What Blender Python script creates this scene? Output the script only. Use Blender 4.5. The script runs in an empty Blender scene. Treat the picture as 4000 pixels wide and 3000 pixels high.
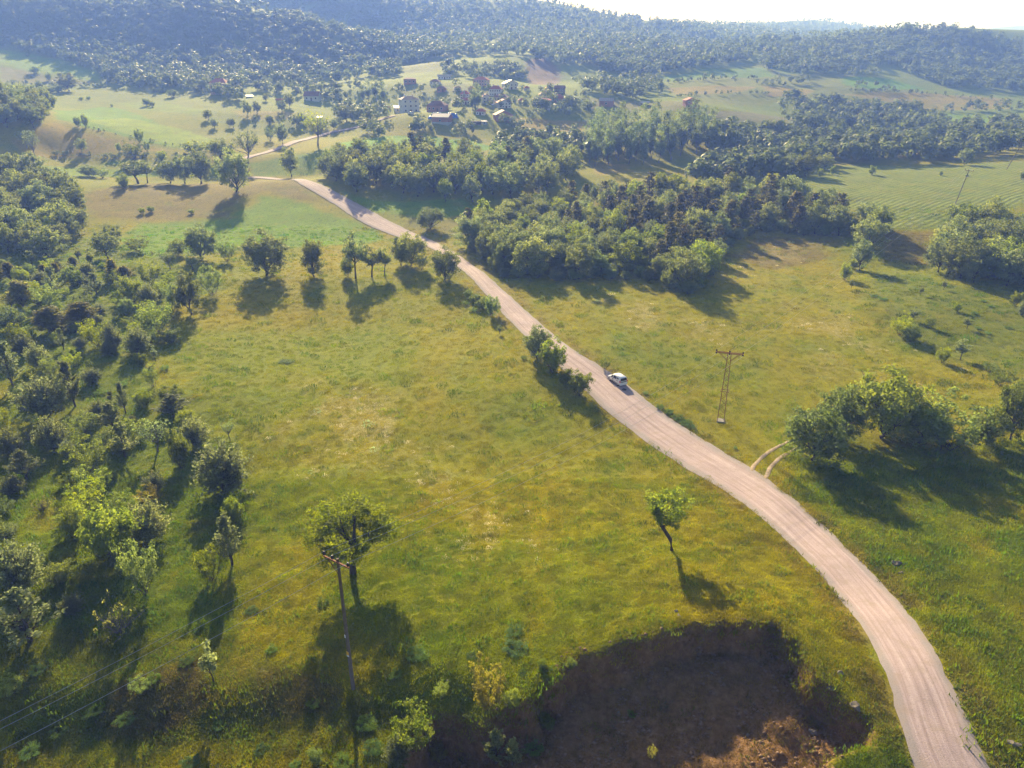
import bpy, bmesh, math, random
import numpy as np
from mathutils import Vector, Matrix
random.seed(7); RNG = np.random.default_rng(7)
SC = bpy.context.scene
COL = SC.collection
R = math.radians
# ------------------------------------------------------------------ camera, sky, sun, exposure
CAM_H, PITCH, FPX = 51.0, R(24.0), 2780.0          # metres above the meadow, tilt, focal length in photo pixels
SUN_AZ, SUN_EL = R(-13.0), R(22.0)                 # azimuth measured from +Y towards +X
cam_d = bpy.data.cameras.new('camera'); cam = bpy.data.objects.new('camera', cam_d); COL.objects.link(cam)
cam.location = (0, 0, CAM_H); cam.rotation_euler = (math.pi/2 - PITCH, 0, 0)
cam_d.sensor_width = 36.0; cam_d.lens = 36.0*FPX/4000.0; cam_d.clip_start = 0.5; cam_d.clip_end = 40000
SC.camera = cam
world = bpy.data.worlds.new('World'); SC.world = world; world.use_nodes = True
wn = world.node_tree.nodes; wl = world.node_tree.links
sky = wn.new('ShaderNodeTexSky'); sky.sky_type = 'NISHITA'; sky.sun_disc = False
sky.sun_elevation = SUN_EL; sky.sun_rotation = SUN_AZ; sky.altitude = 600
sky.air_density = 1.0; sky.dust_density = 3.0; sky.ozone_density = 1.0
wn['Background'].inputs['Strength'].default_value = 0.062
wl.new(sky.outputs[0], wn['Background'].inputs['Color'])
sun_d = bpy.data.lights.new('sun', 'SUN'); sun_d.energy = 5.0; sun_d.angle = R(0.6); sun_d.color = (1.0, 0.86, 0.66)
sun = bpy.data.objects.new('sun', sun_d); COL.objects.link(sun)
SDIR = Vector((math.sin(SUN_AZ)*math.cos(SUN_EL), math.cos(SUN_AZ)*math.cos(SUN_EL), math.sin(SUN_EL)))
sun.rotation_euler = SDIR.to_track_quat('Z', 'Y').to_euler(); sun.location = (0, 60, 90)
SC.view_settings.view_transform = 'Standard'; SC.view_settings.look = 'None'
SC.view_settings.exposure = 1.38; SC.view_settings.gamma = 1.0
SC.render.engine = 'CYCLES'
cy = SC.cycles
cy.use_denoising = True; cy.denoising_prefilter = 'NONE'; cy.max_bounces = 6; cy.diffuse_bounces = 3; cy.glossy_bounces = 2
cy.transmission_bounces = 3; cy.volume_bounces = 1; cy.transparent_max_bounces = 8
cy.caustics_reflective = False; cy.caustics_refractive = False
# ------------------------------------------------------------------ helpers: objects and meshes
def tag(o, label=None, cat=None, group=None, kind=None):
    if label: o['label'] = label
    if cat: o['category'] = cat
    if group: o['group'] = group
    if kind: o['kind'] = kind
    return o
def link(name, data, parent=None):
    o = bpy.data.objects.new(name, data); COL.objects.link(o)
    if parent is not None: o.parent = parent
    return o
def empty(name, loc, rz=0.0):
    o = bpy.data.objects.new(name, None); COL.objects.link(o)
    o.location = loc; o.rotation_euler = (0, 0, rz); o.empty_display_size = 0.5
    return o
def mesh_np(name, V, F, mats=(), attrs=None, smooth=False, midx=None):
    """V (n,3), F (m,k) with one k for all faces"""
    V = np.asarray(V, np.float32); F = np.asarray(F, np.int32)
    me = bpy.data.meshes.new(name); k = F.shape[1]
    me.vertices.add(len(V)); me.vertices.foreach_set('co', V.ravel())
    me.loops.add(F.size); me.loops.foreach_set('vertex_index', F.ravel())
    me.polygons.add(len(F)); me.polygons.foreach_set('loop_start', np.arange(0, F.size, k, dtype=np.int32))
    if smooth: me.polygons.foreach_set('use_smooth', np.ones(len(F), bool))
    for m in mats: me.materials.append(m)
    if midx is not None: me.polygons.foreach_set('material_index', np.asarray(midx, np.int32))
    me.update(calc_edges=True)
    for nm, (typ, arr) in (attrs or {}).items():
        a = me.attributes.new(nm, typ, 'POINT')
        a.data.foreach_set('color' if typ == 'FLOAT_COLOR' else 'value', np.asarray(arr, np.float32).ravel())
    return me
class MB:
    """collects polygons of one part"""
    def __init__(s): s.v = []; s.f = []
    def add(s, vs, fs):
        o = len(s.v); s.v += [tuple(p) for p in vs]; s.f += [tuple(i+o for i in f) for f in fs]; return s
    def box(s, c, d, rz=0.0):
        x, y, z = d[0]/2, d[1]/2, d[2]/2; cs, sn = math.cos(rz), math.sin(rz); vs = []
        for sx, sy, sz in ((-1,-1,-1),(1,-1,-1),(1,1,-1),(-1,1,-1),(-1,-1,1),(1,-1,1),(1,1,1),(-1,1,1)):
            a, b = sx*x, sy*y; vs.append((c[0]+a*cs-b*sn, c[1]+a*sn+b*cs, c[2]+sz*z))
        return s.add(vs, [(0,3,2,1),(4,5,6,7),(0,1,5,4),(1,2,6,5),(2,3,7,6),(3,0,4,7)])
    def tube(s, pts, rad, n=6, cap=True):
        pts = [Vector(p) for p in pts]; rad = rad if isinstance(rad, (list, tuple)) else [rad]*len(pts); vs = []
        for i, p in enumerate(pts):
            t = (pts[min(i+1, len(pts)-1)] - pts[max(i-1, 0)]).normalized()
            a = t.cross(Vector((0, 0, 1)) if abs(t.z) < 0.95 else Vector((1, 0, 0))).normalized(); b = t.cross(a)
            for k in range(n):
                q = 2*math.pi*k/n; vs.append(p + (a*math.cos(q) + b*math.sin(q))*rad[i])
        fs = [(i*n+k, i*n+(k+1) % n, (i+1)*n+(k+1) % n, (i+1)*n+k) for i in range(len(pts)-1) for k in range(n)]
        if cap: fs += [tuple(range(n)), tuple(reversed(range((len(pts)-1)*n, len(pts)*n)))]
        return s.add(vs, fs)
    def lathe(s, c, prof, n=12, axis='z'):
        vs = []
        for r, h in prof:
            for k in range(n):
                q = 2*math.pi*k/n; a, b = r*math.cos(q), r*math.sin(q)
                vs.append((c[0]+a, c[1]+b, c[2]+h) if axis == 'z' else (c[0]+h, c[1]+a, c[2]+b))
        m = len(prof)
        fs = [(i*n+k, i*n+(k+1) % n, (i+1)*n+(k+1) % n, (i+1)*n+k) for i in range(m-1) for k in range(n)]
        fs += [tuple(reversed(range(n))), tuple(range((m-1)*n, m*n))]
        return s.add(vs, fs)
    def mesh(s, name, mat):
        me = bpy.data.meshes.new(name); me.from_pydata(s.v, [], s.f); me.update()
        if mat: me.materials.append(mat)
        return me
    def build(s, name, mat, parent=None, smooth=False):
        me = s.mesh(name, mat)
        if smooth: me.polygons.foreach_set('use_smooth', [True]*len(me.polygons))
        return link(name, me, parent)
def vnoise(x, y, seed=0):
    xi = np.floor(x).astype(np.int64); yi = np.floor(y).astype(np.int64); fx = x-xi; fy = y-yi
    def h(a, b):
        n = (a*374761393 + b*668265263 + seed*1442695041) & 0x7fffffff
        n = ((n ^ (n >> 13))*1274126177) & 0x7fffffff
        n = (n ^ (n >> 16)) & 0x7fffffff
        return (n % 100003)/100003.0
    u = fx*fx*(3-2*fx); v = fy*fy*(3-2*fy)
    return (h(xi, yi)*(1-u)+h(xi+1, yi)*u)*(1-v) + (h(xi, yi+1)*(1-u)+h(xi+1, yi+1)*u)*v
def fbm(x, y, oct=4, seed=0):
    x = np.asarray(x, float); y = np.asarray(y, float)
    s = 0; a = 0.5
    for o in range(oct): s = s + a*(vnoise(x*2**o+17*o, y*2**o-9*o, seed+o)-0.5); a *= 0.5
    return s*2          # about -1..1
def smooth(a, b, x):
    t = np.clip((x-a)/(b-a), 0, 1); return t*t*(3-2*t)
# ------------------------------------------------------------------ photo pixel -> ray
CP, SP = math.cos(PITCH), math.sin(PITCH)
def ray(px, py):
    """direction scaled so that its forward (Y) part is 1"""
    a = (np.asarray(px, float)-2000)/FPX; b = (1500-np.asarray(py, float))/FPX
    dy = CP + b*SP; dz = -SP + b*CP
    return a/dy, dz/dy
def P(px, py, D):
    a, c = ray(px, py); return (float(a*D), float(D), float(CAM_H + c*D))
# ------------------------------------------------------------------ terrain: heights known at these places
ctrl = [P(*t) for t in [
 (2000,1500,114),(1200,1100,180),(1250,1300,146),(1700,1250,152),(2000,1800,89),(1500,1700,96),(2900,1150,168),(3300,1400,126),(2600,1300,140),
 (3200,930,228),(2400,1080,183),(2800,1700,96),(2000,1000,208),(1700,1000,208),
 (1000,900,242),(1400,930,238),(700,860,258),(700,770,290),(1000,720,303),(1170,700,310),(500,740,300),(1500,830,268),(1330,760,290),
 (600,612,372),(900,608,374),(1100,604,376),(400,560,395),(800,540,415),(200,600,372),(1010,600,385),(1270,530,450),(700,440,490),(1100,440,500),(300,440,480),
 (700,340,630),(1100,345,620),(300,345,630),(1300,380,580),(60,470,385),(100,240,730),(400,280,700),(300,130,840),(0,150,830),(600,0,960),(0,0,930),
 (700,220,790),(1000,270,740),(1200,300,710),(900,0,1000),(1200,90,900),(1400,170,850),(1550,250,800),(1540,450,510),(1450,400,560),
 (1580,445,475),(1760,455,470),(1960,480,465),(2150,520,450),(1700,550,415),(1500,560,400),(1700,640,350),(2000,620,370),(2300,690,330),(2250,500,470),(2400,455,500),
 (1850,395,530),(1600,340,590),(1850,335,575),(2000,350,570),(2180,400,530),(1700,240,750),(2130,320,680),(2100,230,780),(1850,280,690),(2000,150,1000),
 (2050,-12,1500),(1600,-30,1500),(1300,-80,1500),(1000,-70,1350),(1850,-25,1500),(2400,70,1600),(2700,100,1600),(2400,200,900),(2900,185,1150),(2500,140,1150),
 (3200,80,2600),(2700,112,2600),(3500,130,2600),(3000,90,2600),
 (3750,115,950),(4000,190,900),(3400,150,1000),(3000,170,1050),(3600,250,800),(3900,300,760),(3300,290,720),(3000,300,720),(2700,330,640),(2700,260,760),
 (3800,420,600),(3300,400,600),(3000,420,570),(3300,510,500),(3700,520,480),(2690,415,500),(2500,420,510),(2900,470,480),(2500,620,380),(2650,560,400),(3000,600,400),(3400,600,390),(3800,580,400),
 (3200,645,350),(3600,640,350),(3990,620,350),(3730,790,255),(3300,760,275),(3990,780,255),(3480,905,222),(3600,905,222),
 (3600,1050,186),(3450,1050,190),(3700,1150,160),(3900,1300,135),(3950,1500,110),(3700,1650,97),(3800,2200,62),(3950,2700,43),
 (2600,2110,66),(1375,2230,61),(2000,2200,61.5),(3680,2990,36.2),(3300,2300,58),(1380,2690,43.5),(2300,2530,47.3),(3000,2440,49.8),(1800,2650,44.5),
 (800,1500,113),(300,1500,112),(200,1900,80),(700,2000,75),(200,2200,62),(800,2400,55),(400,2700,45),(1000,2600,47.5),(300,2990,38),(1100,2990,36.5),(100,1100,172),(500,1100,174),(60,800,262),(300,900,238)]]
ctrl += [(0,0,-4),(-60,10,-3),(60,10,3),(200,0,6),(-200,0,-2),(0,-60,-8),(250,100,14),(-250,100,8),(-500,400,40),(500,350,24),(-900,800,130),(950,800,90),
 (-1500,1500,200),(1800,1600,120),(0,2200,150),(-1200,3000,190),(900,1700,95),(2000,2600,110),(400,3400,80),(-500,1350,110),(-250,1100,82)]
ctrl += [(px_*338.0, 338.0, 4.2) for px_ in [(q_-2000)/FPX/(CP+.29*SP) for q_ in (700,850,960,1060,1160)]]
ctrl += [P(3950,102,3900), P(3800,118,3900), P(3600,160,3900), (5000,3900,180), (0,4800,60), (-4000,4600,150), (4000,7000,150), (0,7000,100), (-5000,7000,200)]
CT = np.array(ctrl)
def warp(x, y):
    yy = np.maximum(np.asarray(y, float)+90, 12); return np.stack([np.asarray(x, float)/yy*1.6, np.log(yy)*1.6], -1)
def tps(r2): return r2*np.log(r2+1e-9)
_A = warp(CT[:,0], CT[:,1]); _n = len(_A)
_K = tps(((_A[:,None]-_A[None])**2).sum(-1)) + np.eye(_n)*2e-4
_Pm = np.concatenate([np.ones((_n,1)), _A], 1)
_S = np.zeros((_n+3,_n+3)); _S[:_n,:_n] = _K; _S[:_n,_n:] = _Pm; _S[_n:,:_n] = _Pm.T
_hz = CT[:,2]/(CT[:,1]+150.0)                      # solve for slope-like heights so that far hills do not swamp the meadow
_w = np.linalg.solve(_S, np.concatenate([_hz, np.zeros(3)]))
def base_h(x, y):
    x = np.asarray(x, float).ravel(); y = np.asarray(y, float).ravel(); out = np.zeros(len(x))
    for i in range(0, len(x), 20000):
        q = warp(x[i:i+20000], y[i:i+20000])
        d2 = ((q[:,None]-_A[None])**2).sum(-1)
        out[i:i+20000] = tps(d2)@_w[:_n] + _w[_n] + q@_w[_n+1:]
    return out*(y+150.0)
def seg_dist(x, y, poly, closed=True):
    """distance to a polyline and inside test"""
    poly = np.asarray(poly, float); n = len(poly); best = np.full(len(x), 1e18); ins = np.zeros(len(x), bool)
    for i in range(n if closed else n-1):
        a = poly[i]; b = poly[(i+1) % n]; ab = b-a; L = (ab**2).sum()+1e-12
        t = np.clip(((x-a[0])*ab[0]+(y-a[1])*ab[1])/L, 0, 1)
        best = np.minimum(best, (x-a[0]-t*ab[0])**2+(y-a[1]-t*ab[1])**2)
        if closed:
            c = ((a[1] > y) != (b[1] > y)); ins ^= c & (x < (b[0]-a[0])*(y-a[1])/(b[1]-a[1]+1e-12)+a[0])
    return np.sqrt(best), ins
def on_plane(px, py, z):
    a, c = ray(px, py); D = (z-CAM_H)/c; return (float(a*D), float(D))
# earth cutting at the bottom of the picture: rim traced where it meets the meadow (4.6 m)
PIT = [on_plane(px, py, 4.6) for px, py in [(1640,2740),(1760,2730),(1900,2735),(2060,2705),(2165,2650),(2160,2590),(2230,2540),(2400,2520),(2550,2480),(2650,2445),(2780,2432),(2900,2428),(3020,2448),(3090,2490),(3140,2545),(3180,2610),(3200,2670),(3290,2740),(3390,2800),(3400,2900),(3290,2960),(3230,3040),(3200,3300),(1500,3300),(1560,2900)]]
# ------------------------------------------------------------------ ground sheet
NR, NC = 840, 520
_t = np.concatenate([np.linspace(-60, 28, 24)[:-1], np.exp(np.linspace(math.log(28), math.log(7000), NR-23))])
YR = _t; WR = np.where(YR > 0, YR*1.02+46, 46.0-YR*0.2)
SX = np.linspace(-1, 1, NC); GX = SX[None]*WR[:,None]; GY = np.repeat(YR[:,None], NC, 1)
fx, fy = GX.ravel(), GY.ravel()
GZ = base_h(fx, fy)
_rough = np.clip((fy-250)/500, 0, 1)
GZ += fbm(fx/9, fy/9, 4, 3)*0.28 + fbm(fx/60, fy/60, 3, 5)*(0.5+1.6*_rough) + fbm(fx/240, fy/240, 3, 8)*3.5*np.clip((fy-600)/800, 0, 1)
GZ += fbm(fx/1.6, fy/1.6, 3, 11)*0.10*np.clip((120-fy)/60, 0, 1)
_pd, _pi = seg_dist(fx, fy, PIT); _sd = np.where(_pi, _pd, -_pd) + fbm(fx/2.4, fy/2.4, 4, 21)*1.5
PITM = smooth(0.0, 1.5, _sd)
GZ -= PITM*(3.3+fbm(fx/3.2, fy/3.2, 4, 23)*.55+fbm(fx/.9, fy/1.2, 3, 25)*.3) + smooth(1.2, 7, _sd)*0.5
_bank = smooth(-2.0, 4.0, 44.5-fy)*smooth(2, -4, fx)*np.clip((fy-20)/10, 0, 1)      # the bank that falls towards the lower left
GZ -= _bank*1.6
GZ = GZ.reshape(NR, NC)
def gz(x, y):
    x = np.atleast_1d(np.asarray(x, float)); y = np.atleast_1d(np.asarray(y, float))
    r = np.clip(np.interp(y, YR, np.arange(NR)), 0, NR-1.001); i = r.astype(int); f = r-i
    W = np.where(y > 0, y*1.02+46, 46.0-y*0.2); c = np.clip((x/W+1)/2*(NC-1), 0, NC-1.001); j = c.astype(int); g = c-j
    return (GZ[i,j]*(1-g)+GZ[i,j+1]*g)*(1-f)+(GZ[i+1,j]*(1-g)+GZ[i+1,j+1]*g)*f
_RD = np.exp(np.linspace(math.log(29), math.log(6900), 2600))
def hit(px, py, dmin=29.0, dmax=6900.0):
    """first place where the ray through each photo pixel meets the ground"""
    px = np.atleast_1d(np.asarray(px, float)); py = np.atleast_1d(np.asarray(py, float)); out = np.full((len(px), 3), np.nan)
    D = _RD[(_RD >= dmin) & (_RD <= dmax)]
    for k in range(0, len(px), 400):
        a, c = ray(px[k:k+400], py[k:k+400]); X = a[:,None]*D; Z = CAM_H+c[:,None]*D
        below = Z < gz(X.ravel(), np.broadcast_to(D, X.shape).ravel()).reshape(X.shape)
        i = below.argmax(1); ok = below.any(1) & (i > 0)
        for q in np.where(ok)[0]:
            d0, d1 = D[i[q]-1], D[i[q]]
            for _ in range(10):
                m = (d0+d1)/2
                if CAM_H+c[q]*m < gz(a[q]*m, m)[0]: d1 = m
                else: d0 = m
            out[k+q] = (a[q]*d1, d1, gz(a[q]*d1, d1)[0])
    return out
def H1(px, py, **k): return Vector(hit(px, py, **k)[0])
def depth_of(p): return p[1]*CP + (CAM_H-p[2])*SP
# ------------------------------------------------------------------ node helpers
def mat(name):
    m = bpy.data.materials.new(name); m.use_nodes = True; nt = m.node_tree
    b = nt.nodes.get('Principled BSDF'); b.inputs['Roughness'].default_value = 0.85
    b.inputs['Specular IOR Level'].default_value = 0.25
    return m, nt, b
def node(nt, t, **kw):
    n = nt.nodes.new(t)
    for k, v in kw.items(): setattr(n, k, v)
    return n
def setin(n, **kw):
    for k, v in kw.items(): n.inputs[k.replace('_', ' ')].default_value = v
    return n
def mixc(nt, a, b, fac, mode='MIX'):
    n = nt.nodes.new('ShaderNodeMix'); n.data_type = 'RGBA'; n.blend_type = mode; n.clamp_factor = True
    for sock, v in ((n.inputs[0], fac), (n.inputs[6], a), (n.inputs[7], b)):
        if hasattr(v, 'is_output'): nt.links.new(v, sock)
        elif isinstance(v, (int, float)): sock.default_value = v
        else: sock.default_value = (*v, 1) if len(v) == 3 else v
    return n.outputs[2]
def noise(nt, scale, detail=4, rough=0.55, coord=None, dist=0.0):
    n = node(nt, 'ShaderNodeTexNoise'); setin(n, Scale=scale, Detail=detail, Roughness=rough, Distortion=dist)
    if coord is not None: nt.links.new(coord, n.inputs['Vector'])
    return n.outputs['Fac']
def ramp(nt, fac, stops):
    n = node(nt, 'ShaderNodeValToRGB'); e = n.color_ramp.elements
    while len(e) < len(stops): e.new(0.5)
    for el, (p, c) in zip(e, stops): el.position = p; el.color = (*c, 1) if len(c) == 3 else c
    nt.links.new(fac, n.inputs[0]); return n.outputs['Color']
def maprange(nt, v, a, b, c=0.0, d=1.0):
    n = node(nt, 'ShaderNodeMapRange'); nt.links.new(v, n.inputs[0])
    for i, q in enumerate((a, b, c, d)): n.inputs[i+1].default_value = q
    return n.outputs[0]
def mth(nt, op, a, b):
    n = node(nt, 'ShaderNodeMath', operation=op)
    for i, v in enumerate((a, b)):
        if hasattr(v, 'is_output'): nt.links.new(v, n.inputs[i])
        else: n.inputs[i].default_value = v
    return n.outputs[0]
def bump(nt, b, h, strength, dist):
    n = node(nt, 'ShaderNodeBump'); n.inputs['Strength'].default_value = strength; n.inputs['Distance'].default_value = dist
    nt.links.new(h, n.inputs['Height']); nt.links.new(n.outputs[0], b.inputs['Normal'])
def simple(name, col, rough=0.7, metal=0.0, var=0.12, scale=3.0, spec=0.3):
    m, nt, b = mat(name); tc = node(nt, 'ShaderNodeTexCoord')
    f = noise(nt, scale, 5, 0.6, tc.outputs['Object'])
    c = mixc(nt, [max(0, q*(1-2*var)) for q in col], [min(1, q*(1+2*var)) for q in col], f)
    nt.links.new(c, b.inputs['Base Color']); b.inputs['Roughness'].default_value = rough; b.inputs['Metallic'].default_value = metal
    b.inputs['Specular IOR Level'].default_value = spec
    return m
# ------------------------------------------------------------------ land cover: outlines in the photograph carried onto the ground
def wpoly(pts, **k):
    h = hit([p[0] for p in pts], [p[1] for p in pts], **k); return h[~np.isnan(h[:,0])][:, :2]
C_MEADOW = (0.228,0.212,0.020); C_LUSH = (0.150,0.265,0.022); C_CROP = (0.205,0.230,0.024); C_DRY = (0.22,0.175,0.075)
C_WHEAT = (0.200,0.235,0.060); C_SOIL = (0.115,0.070,0.042); C_FOREST = (0.045,0.065,0.022); C_TAN = (0.33,0.255,0.085); C_GREY = (0.14,0.165,0.06)
ZONES = [  # outline, colour, soft edge in metres, strength
 ([(0,960),(420,930),(640,1000),(900,1120),(700,1180),(640,1300),(560,1420),(640,1520),(700,1620),(900,1750),(960,1880),(940,2100),(880,2300),(900,2480),(0,2480)], (0.135,0.180,0.030), 4, .85),
 ([(0,2460),(900,2480),(1330,2680),(1620,2700),(1640,2990),(0,2990)], (0.135,0.150,0.032), 3, .8),
 ([(480,2640),(800,2560),(860,2760),(600,2880),(250,2900)], C_SOIL, 1.5, .55),
 ([(1000,2600),(1350,2650),(1340,2760),(1000,2780)], C_SOIL, 1.5, .45),
 ([(430,940),(560,870),(900,850),(1020,760),(1100,770),(1300,830),(1480,905),(1540,940),(1300,960),(900,985),(600,1000)], C_LUSH, 6, .9),
 ([(320,745),(560,720),(980,705),(1170,705),(1260,790),(1000,755),(860,850),(560,865),(340,850)], (0.200,0.160,0.060), 6, .85),
 ([(1330,745),(1500,790),(1800,775),(1890,820),(1750,850),(1480,835),(1390,800)], C_LUSH, 3, .9),
 ([(1560,860),(1900,850),(1850,930),(1680,930)], (0.17,0.165,0.055), 4, .7),
 ([(1320,560),(1500,530),(1680,535),(1840,548),(1960,580),(1700,610),(1320,600)], (0.135,0.31,0.025), 3, .95),
 ([(960,640),(1200,600),(1290,570),(1230,680),(990,690)], (0.130,0.225,0.030), 4, .8),
 ([(0,620),(450,625),(640,640),(900,650),(900,680),(350,690),(60,690)], (0.17,0.26,0.035), 4, .85),
 ([(30,545),(220,480),(500,545),(690,590),(400,595),(80,600)], C_TAN, 4, .8),
 ([(215,430),(420,410),(520,440),(720,540),(860,585),(700,580),(440,520),(220,465)], (0.14,0.27,0.030), 3, .9),
 ([(330,470),(480,460),(760,520),(900,575),(700,575)], (0.25,0.34,0.025), 3, .9),
 ([(60,340),(400,340),(800,355),(1000,390),(1200,470),(1100,520),(880,500),(560,420),(200,405)], (0.190,0.230,0.050), 6, .9),
 ([(0,195),(130,210),(300,245),(400,290),(390,320),(180,285),(0,250)], (0.19,0.30,0.040), 5, .95),
 ([(0,255),(180,295),(380,325),(200,330),(0,320)], (0.17,0.15,0.075), 5, .7),
 ([(2000,460),(2300,470),(2320,500),(2200,520),(2020,500)], C_TAN, 4, .9),
 ([(2050,235),(2130,225),(2190,270),(2180,330),(2080,330),(2040,290)], (0.21,0.135,0.10), 6, .9),
 ([(1540,235),(1780,235),(1740,275),(1580,290)], (0.155,0.18,0.065), 6, .8),
 ([(1560,330),(1980,340),(1960,440),(1560,440)], (0.17,0.185,0.070), 8, .6),
 ([(2300,380),(2700,400),(2700,440),(2300,425)], (0.20,0.19,0.085), 6, .8),
 ([(2560,330),(2800,290),(3000,270),(3300,280),(3600,360),(3500,400),(3100,390),(2700,400)], (0.200,0.225,0.055), 8, .9),
 ([(2700,270),(2980,265),(3040,300),(2820,300)], (0.14,0.25,0.050), 5, .9),
 ([(2980,335),(3180,350),(3140,385),(3000,375)], C_TAN, 5, .9),
 ([(3280,300),(3460,305),(3620,350),(3400,352),(3290,330)], (0.14,0.28,0.040), 4, .95),
 ([(3300,370),(3600,360),(3950,385),(3960,410),(3500,405)], C_TAN, 6, .8),
 ([(3640,440),(3950,450),(3960,480),(3700,480)], (0.17,0.27,0.050), 5, .9),
 ([(2740,440),(2900,435),(3110,460),(3090,485),(2850,480)], (0.20,0.19,0.090), 5, .9),
 ([(2720,505),(2900,505),(2960,520),(2740,520)], C_TAN, 4, .9),
 ([(2300,635),(2450,640),(2480,670),(2330,690)], C_TAN, 4, .9),
 ([(3040,700),(3130,650),(3990,630),(4100,760),(4000,800),(3750,890),(3450,905),(3330,830),(3260,770)], C_WHEAT, 3, 1.0),
 ([(3430,905),(3680,900),(3620,1040),(3450,1020)], (0.17,0.125,0.055), 4, .7),
 ([(3450,1050),(3900,1130),(4060,1300),(4060,1500),(3500,1330),(3350,1150)], (0.125,0.155,0.032), 6, .7),
 ([(3010,1700),(3150,1780),(4100,1700),(4200,3000),(3880,3000),(3700,2600),(3420,2250),(3120,1960)], C_CROP, 2, .95),
 ([(2850,1000),(2950,920),(3280,930),(3250,1010),(3000,1060)], (0.15,0.115,0.06), 6, .7),
 ([(2600,345),(2760,335),(2960,338),(2900,360),(2640,370)], C_TAN, 3, .8), ([(2580,300),(2740,285),(2800,300),(2640,322)], (0.15,0.26,0.045), 3, .85), ([(3000,262),(3260,270),(3300,285),(3060,290)], (0.13,0.22,0.045), 3, .8),
 ([(430,400),(620,395),(800,430),(760,450),(560,430)], (0.19,0.26,0.045), 3, .8), ([(900,430),(1150,440),(1180,465),(960,470)], C_TAN, 3, .6), ([(220,490),(420,540),(640,585),(500,590),(230,560)], (0.30,0.24,0.075), 3, .7), ([(300,640),(700,632),(880,640),(700,655),(320,660)], (0.28,0.29,0.04), 2, .8), ([(3500,410),(3900,400),(3960,425),(3560,430)], C_TAN, 3, .7), ([(3100,400),(3300,405),(3290,425),(3120,425)], (0.17,0.25,0.05), 3, .7),
]
FLOWERS = [[(1050,1540),(1300,1480),(1700,1560),(1800,1760),(1650,1830),(1300,1850),(1080,1700)],[(1600,1800),(1850,1850),(2100,2050),(2150,2250),(1850,2180),(1680,2000)],
 [(3020,1130),(3250,1180),(3480,1380),(3500,1480),(3250,1470),(3080,1320)],[(3350,1480),(3600,1440),(3900,1500),(3850,1560),(3450,1530)],[(2750,1000),(2900,940),(3150,950),(3050,1060),(2800,1120)],[(2300,1150),(2700,1200),(2900,1330),(2500,1300)]]
gcol = np.tile(np.array(C_MEADOW), (len(fx), 1)); fl = np.zeros(len(fx)); dist_n = fbm(fx/6, fy/6, 3, 31)
near = fy < 1400
# broad, natural drift of the sward between green and dry
d1 = smooth(-.35, .45, fbm(fx/26, fy/26, 4, 41)); d2 = smooth(.0, .5, fbm(fx/14, fy/40, 4, 43))
gcol = gcol*(1-.55*d1[:,None]) + np.array((0.130,0.185,0.022))*.55*d1[:,None]
gcol = gcol*(1-.6*d2[:,None]) + np.array((0.260,0.220,0.042))*.6*d2[:,None]
farw = smooth(380, 560, fy)[:,None]; gcol = gcol*(1-farw) + np.array((0.168,0.218,0.040))*farw
for pts, c, soft, st in ZONES:
    q = wpoly(pts)
    if len(q) < 3: continue
    b0, b1 = q.min(0)-soft*3, q.max(0)+soft*3
    s = np.where((fx > b0[0]) & (fx < b1[0]) & (fy > b0[1]) & (fy < b1[1]))[0]
    d, ins = seg_dist(fx[s], fy[s], q); sd = np.where(ins, d, -d) + dist_n[s]*soft*.9
    w = (smooth(-soft*.4, soft*.6, sd)*st)[:,None]
    gcol[s] = gcol[s]*(1-w) + np.array(c)*(.9+.2*fbm(fx[s]/5, fy[s]/5, 3, 51))[:,None]*w
for pts in FLOWERS:
    q = wpoly(pts); d, ins = seg_dist(fx, fy, q); sd = np.where(ins, d, -d); fl = np.maximum(fl, smooth(-5, 6, sd+dist_n*5)*smooth(-.25, .5, fbm(fx/5, fy/9, 3, 61)))
flc = (fl*.45)[:,None]; gcol = gcol*(1-flc)+np.array((0.33,0.275,0.12))*flc
soil = smooth(-.5, .5, _sd)*smooth(-.6, .2, .5+fbm(fx/2.2, fy/2.2, 3, 71))
gcol = gcol*(1-PITM[:,None]*.9) + np.array((0.15,0.105,0.045))*PITM[:,None]*.9
furrow = np.zeros(len(fx)); q = wpoly(ZONES[31][0]); d, ins = seg_dist(fx, fy, q); furrow = smooth(0, 4, np.where(ins, d, -d))
# ------------------------------------------------------------------ road (edges traced in the photograph)
EDGE = [(3000,3525,3850),(2900,3520,3822),(2749,3508,3754),(2563,3435,3661),(2430,3349,3583),(2298,3256,3469),(2165,3130,3336),(2033,2985,3200),(1900,2819,3040),(1837,2693,2954),(1742,2541,2790),(1650,2425,2640),(1560,2316,2515),(1500,2262,2455),(1430,2180,2340),(1380,2123,2252),(1310,2047,2167),(1220,1958,2060),(1140,1889,1971),(1060,1812,1882),(1000,1735,1794),(950,1648,1711),(911,1512,1622),(854,1385,1502),(800,1310,1405),(760,1241,1329),(722,1171,1253),(704,1146,1195)]
eL = hit([e[1] for e in EDGE], [e[0] for e in EDGE]); eR = hit([e[2] for e in EDGE], [e[0] for e in EDGE])
mid = (eL+eR)/2; tang = np.gradient(mid[:,:2], axis=0); tang /= np.linalg.norm(tang, axis=1)[:,None]
wid = np.abs((eR[:,0]-eL[:,0])*tang[:,1] - (eR[:,1]-eL[:,1])*tang[:,0]); wid = np.clip(wid, 4.4, 9.0)
far = hit([1085,1035,985], [700,697,693]); far2 = hit([975,1010,1100,1220,1290,1345,1400,1470,1540], [613,604,577,537,517,508,497,474,452])
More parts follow.
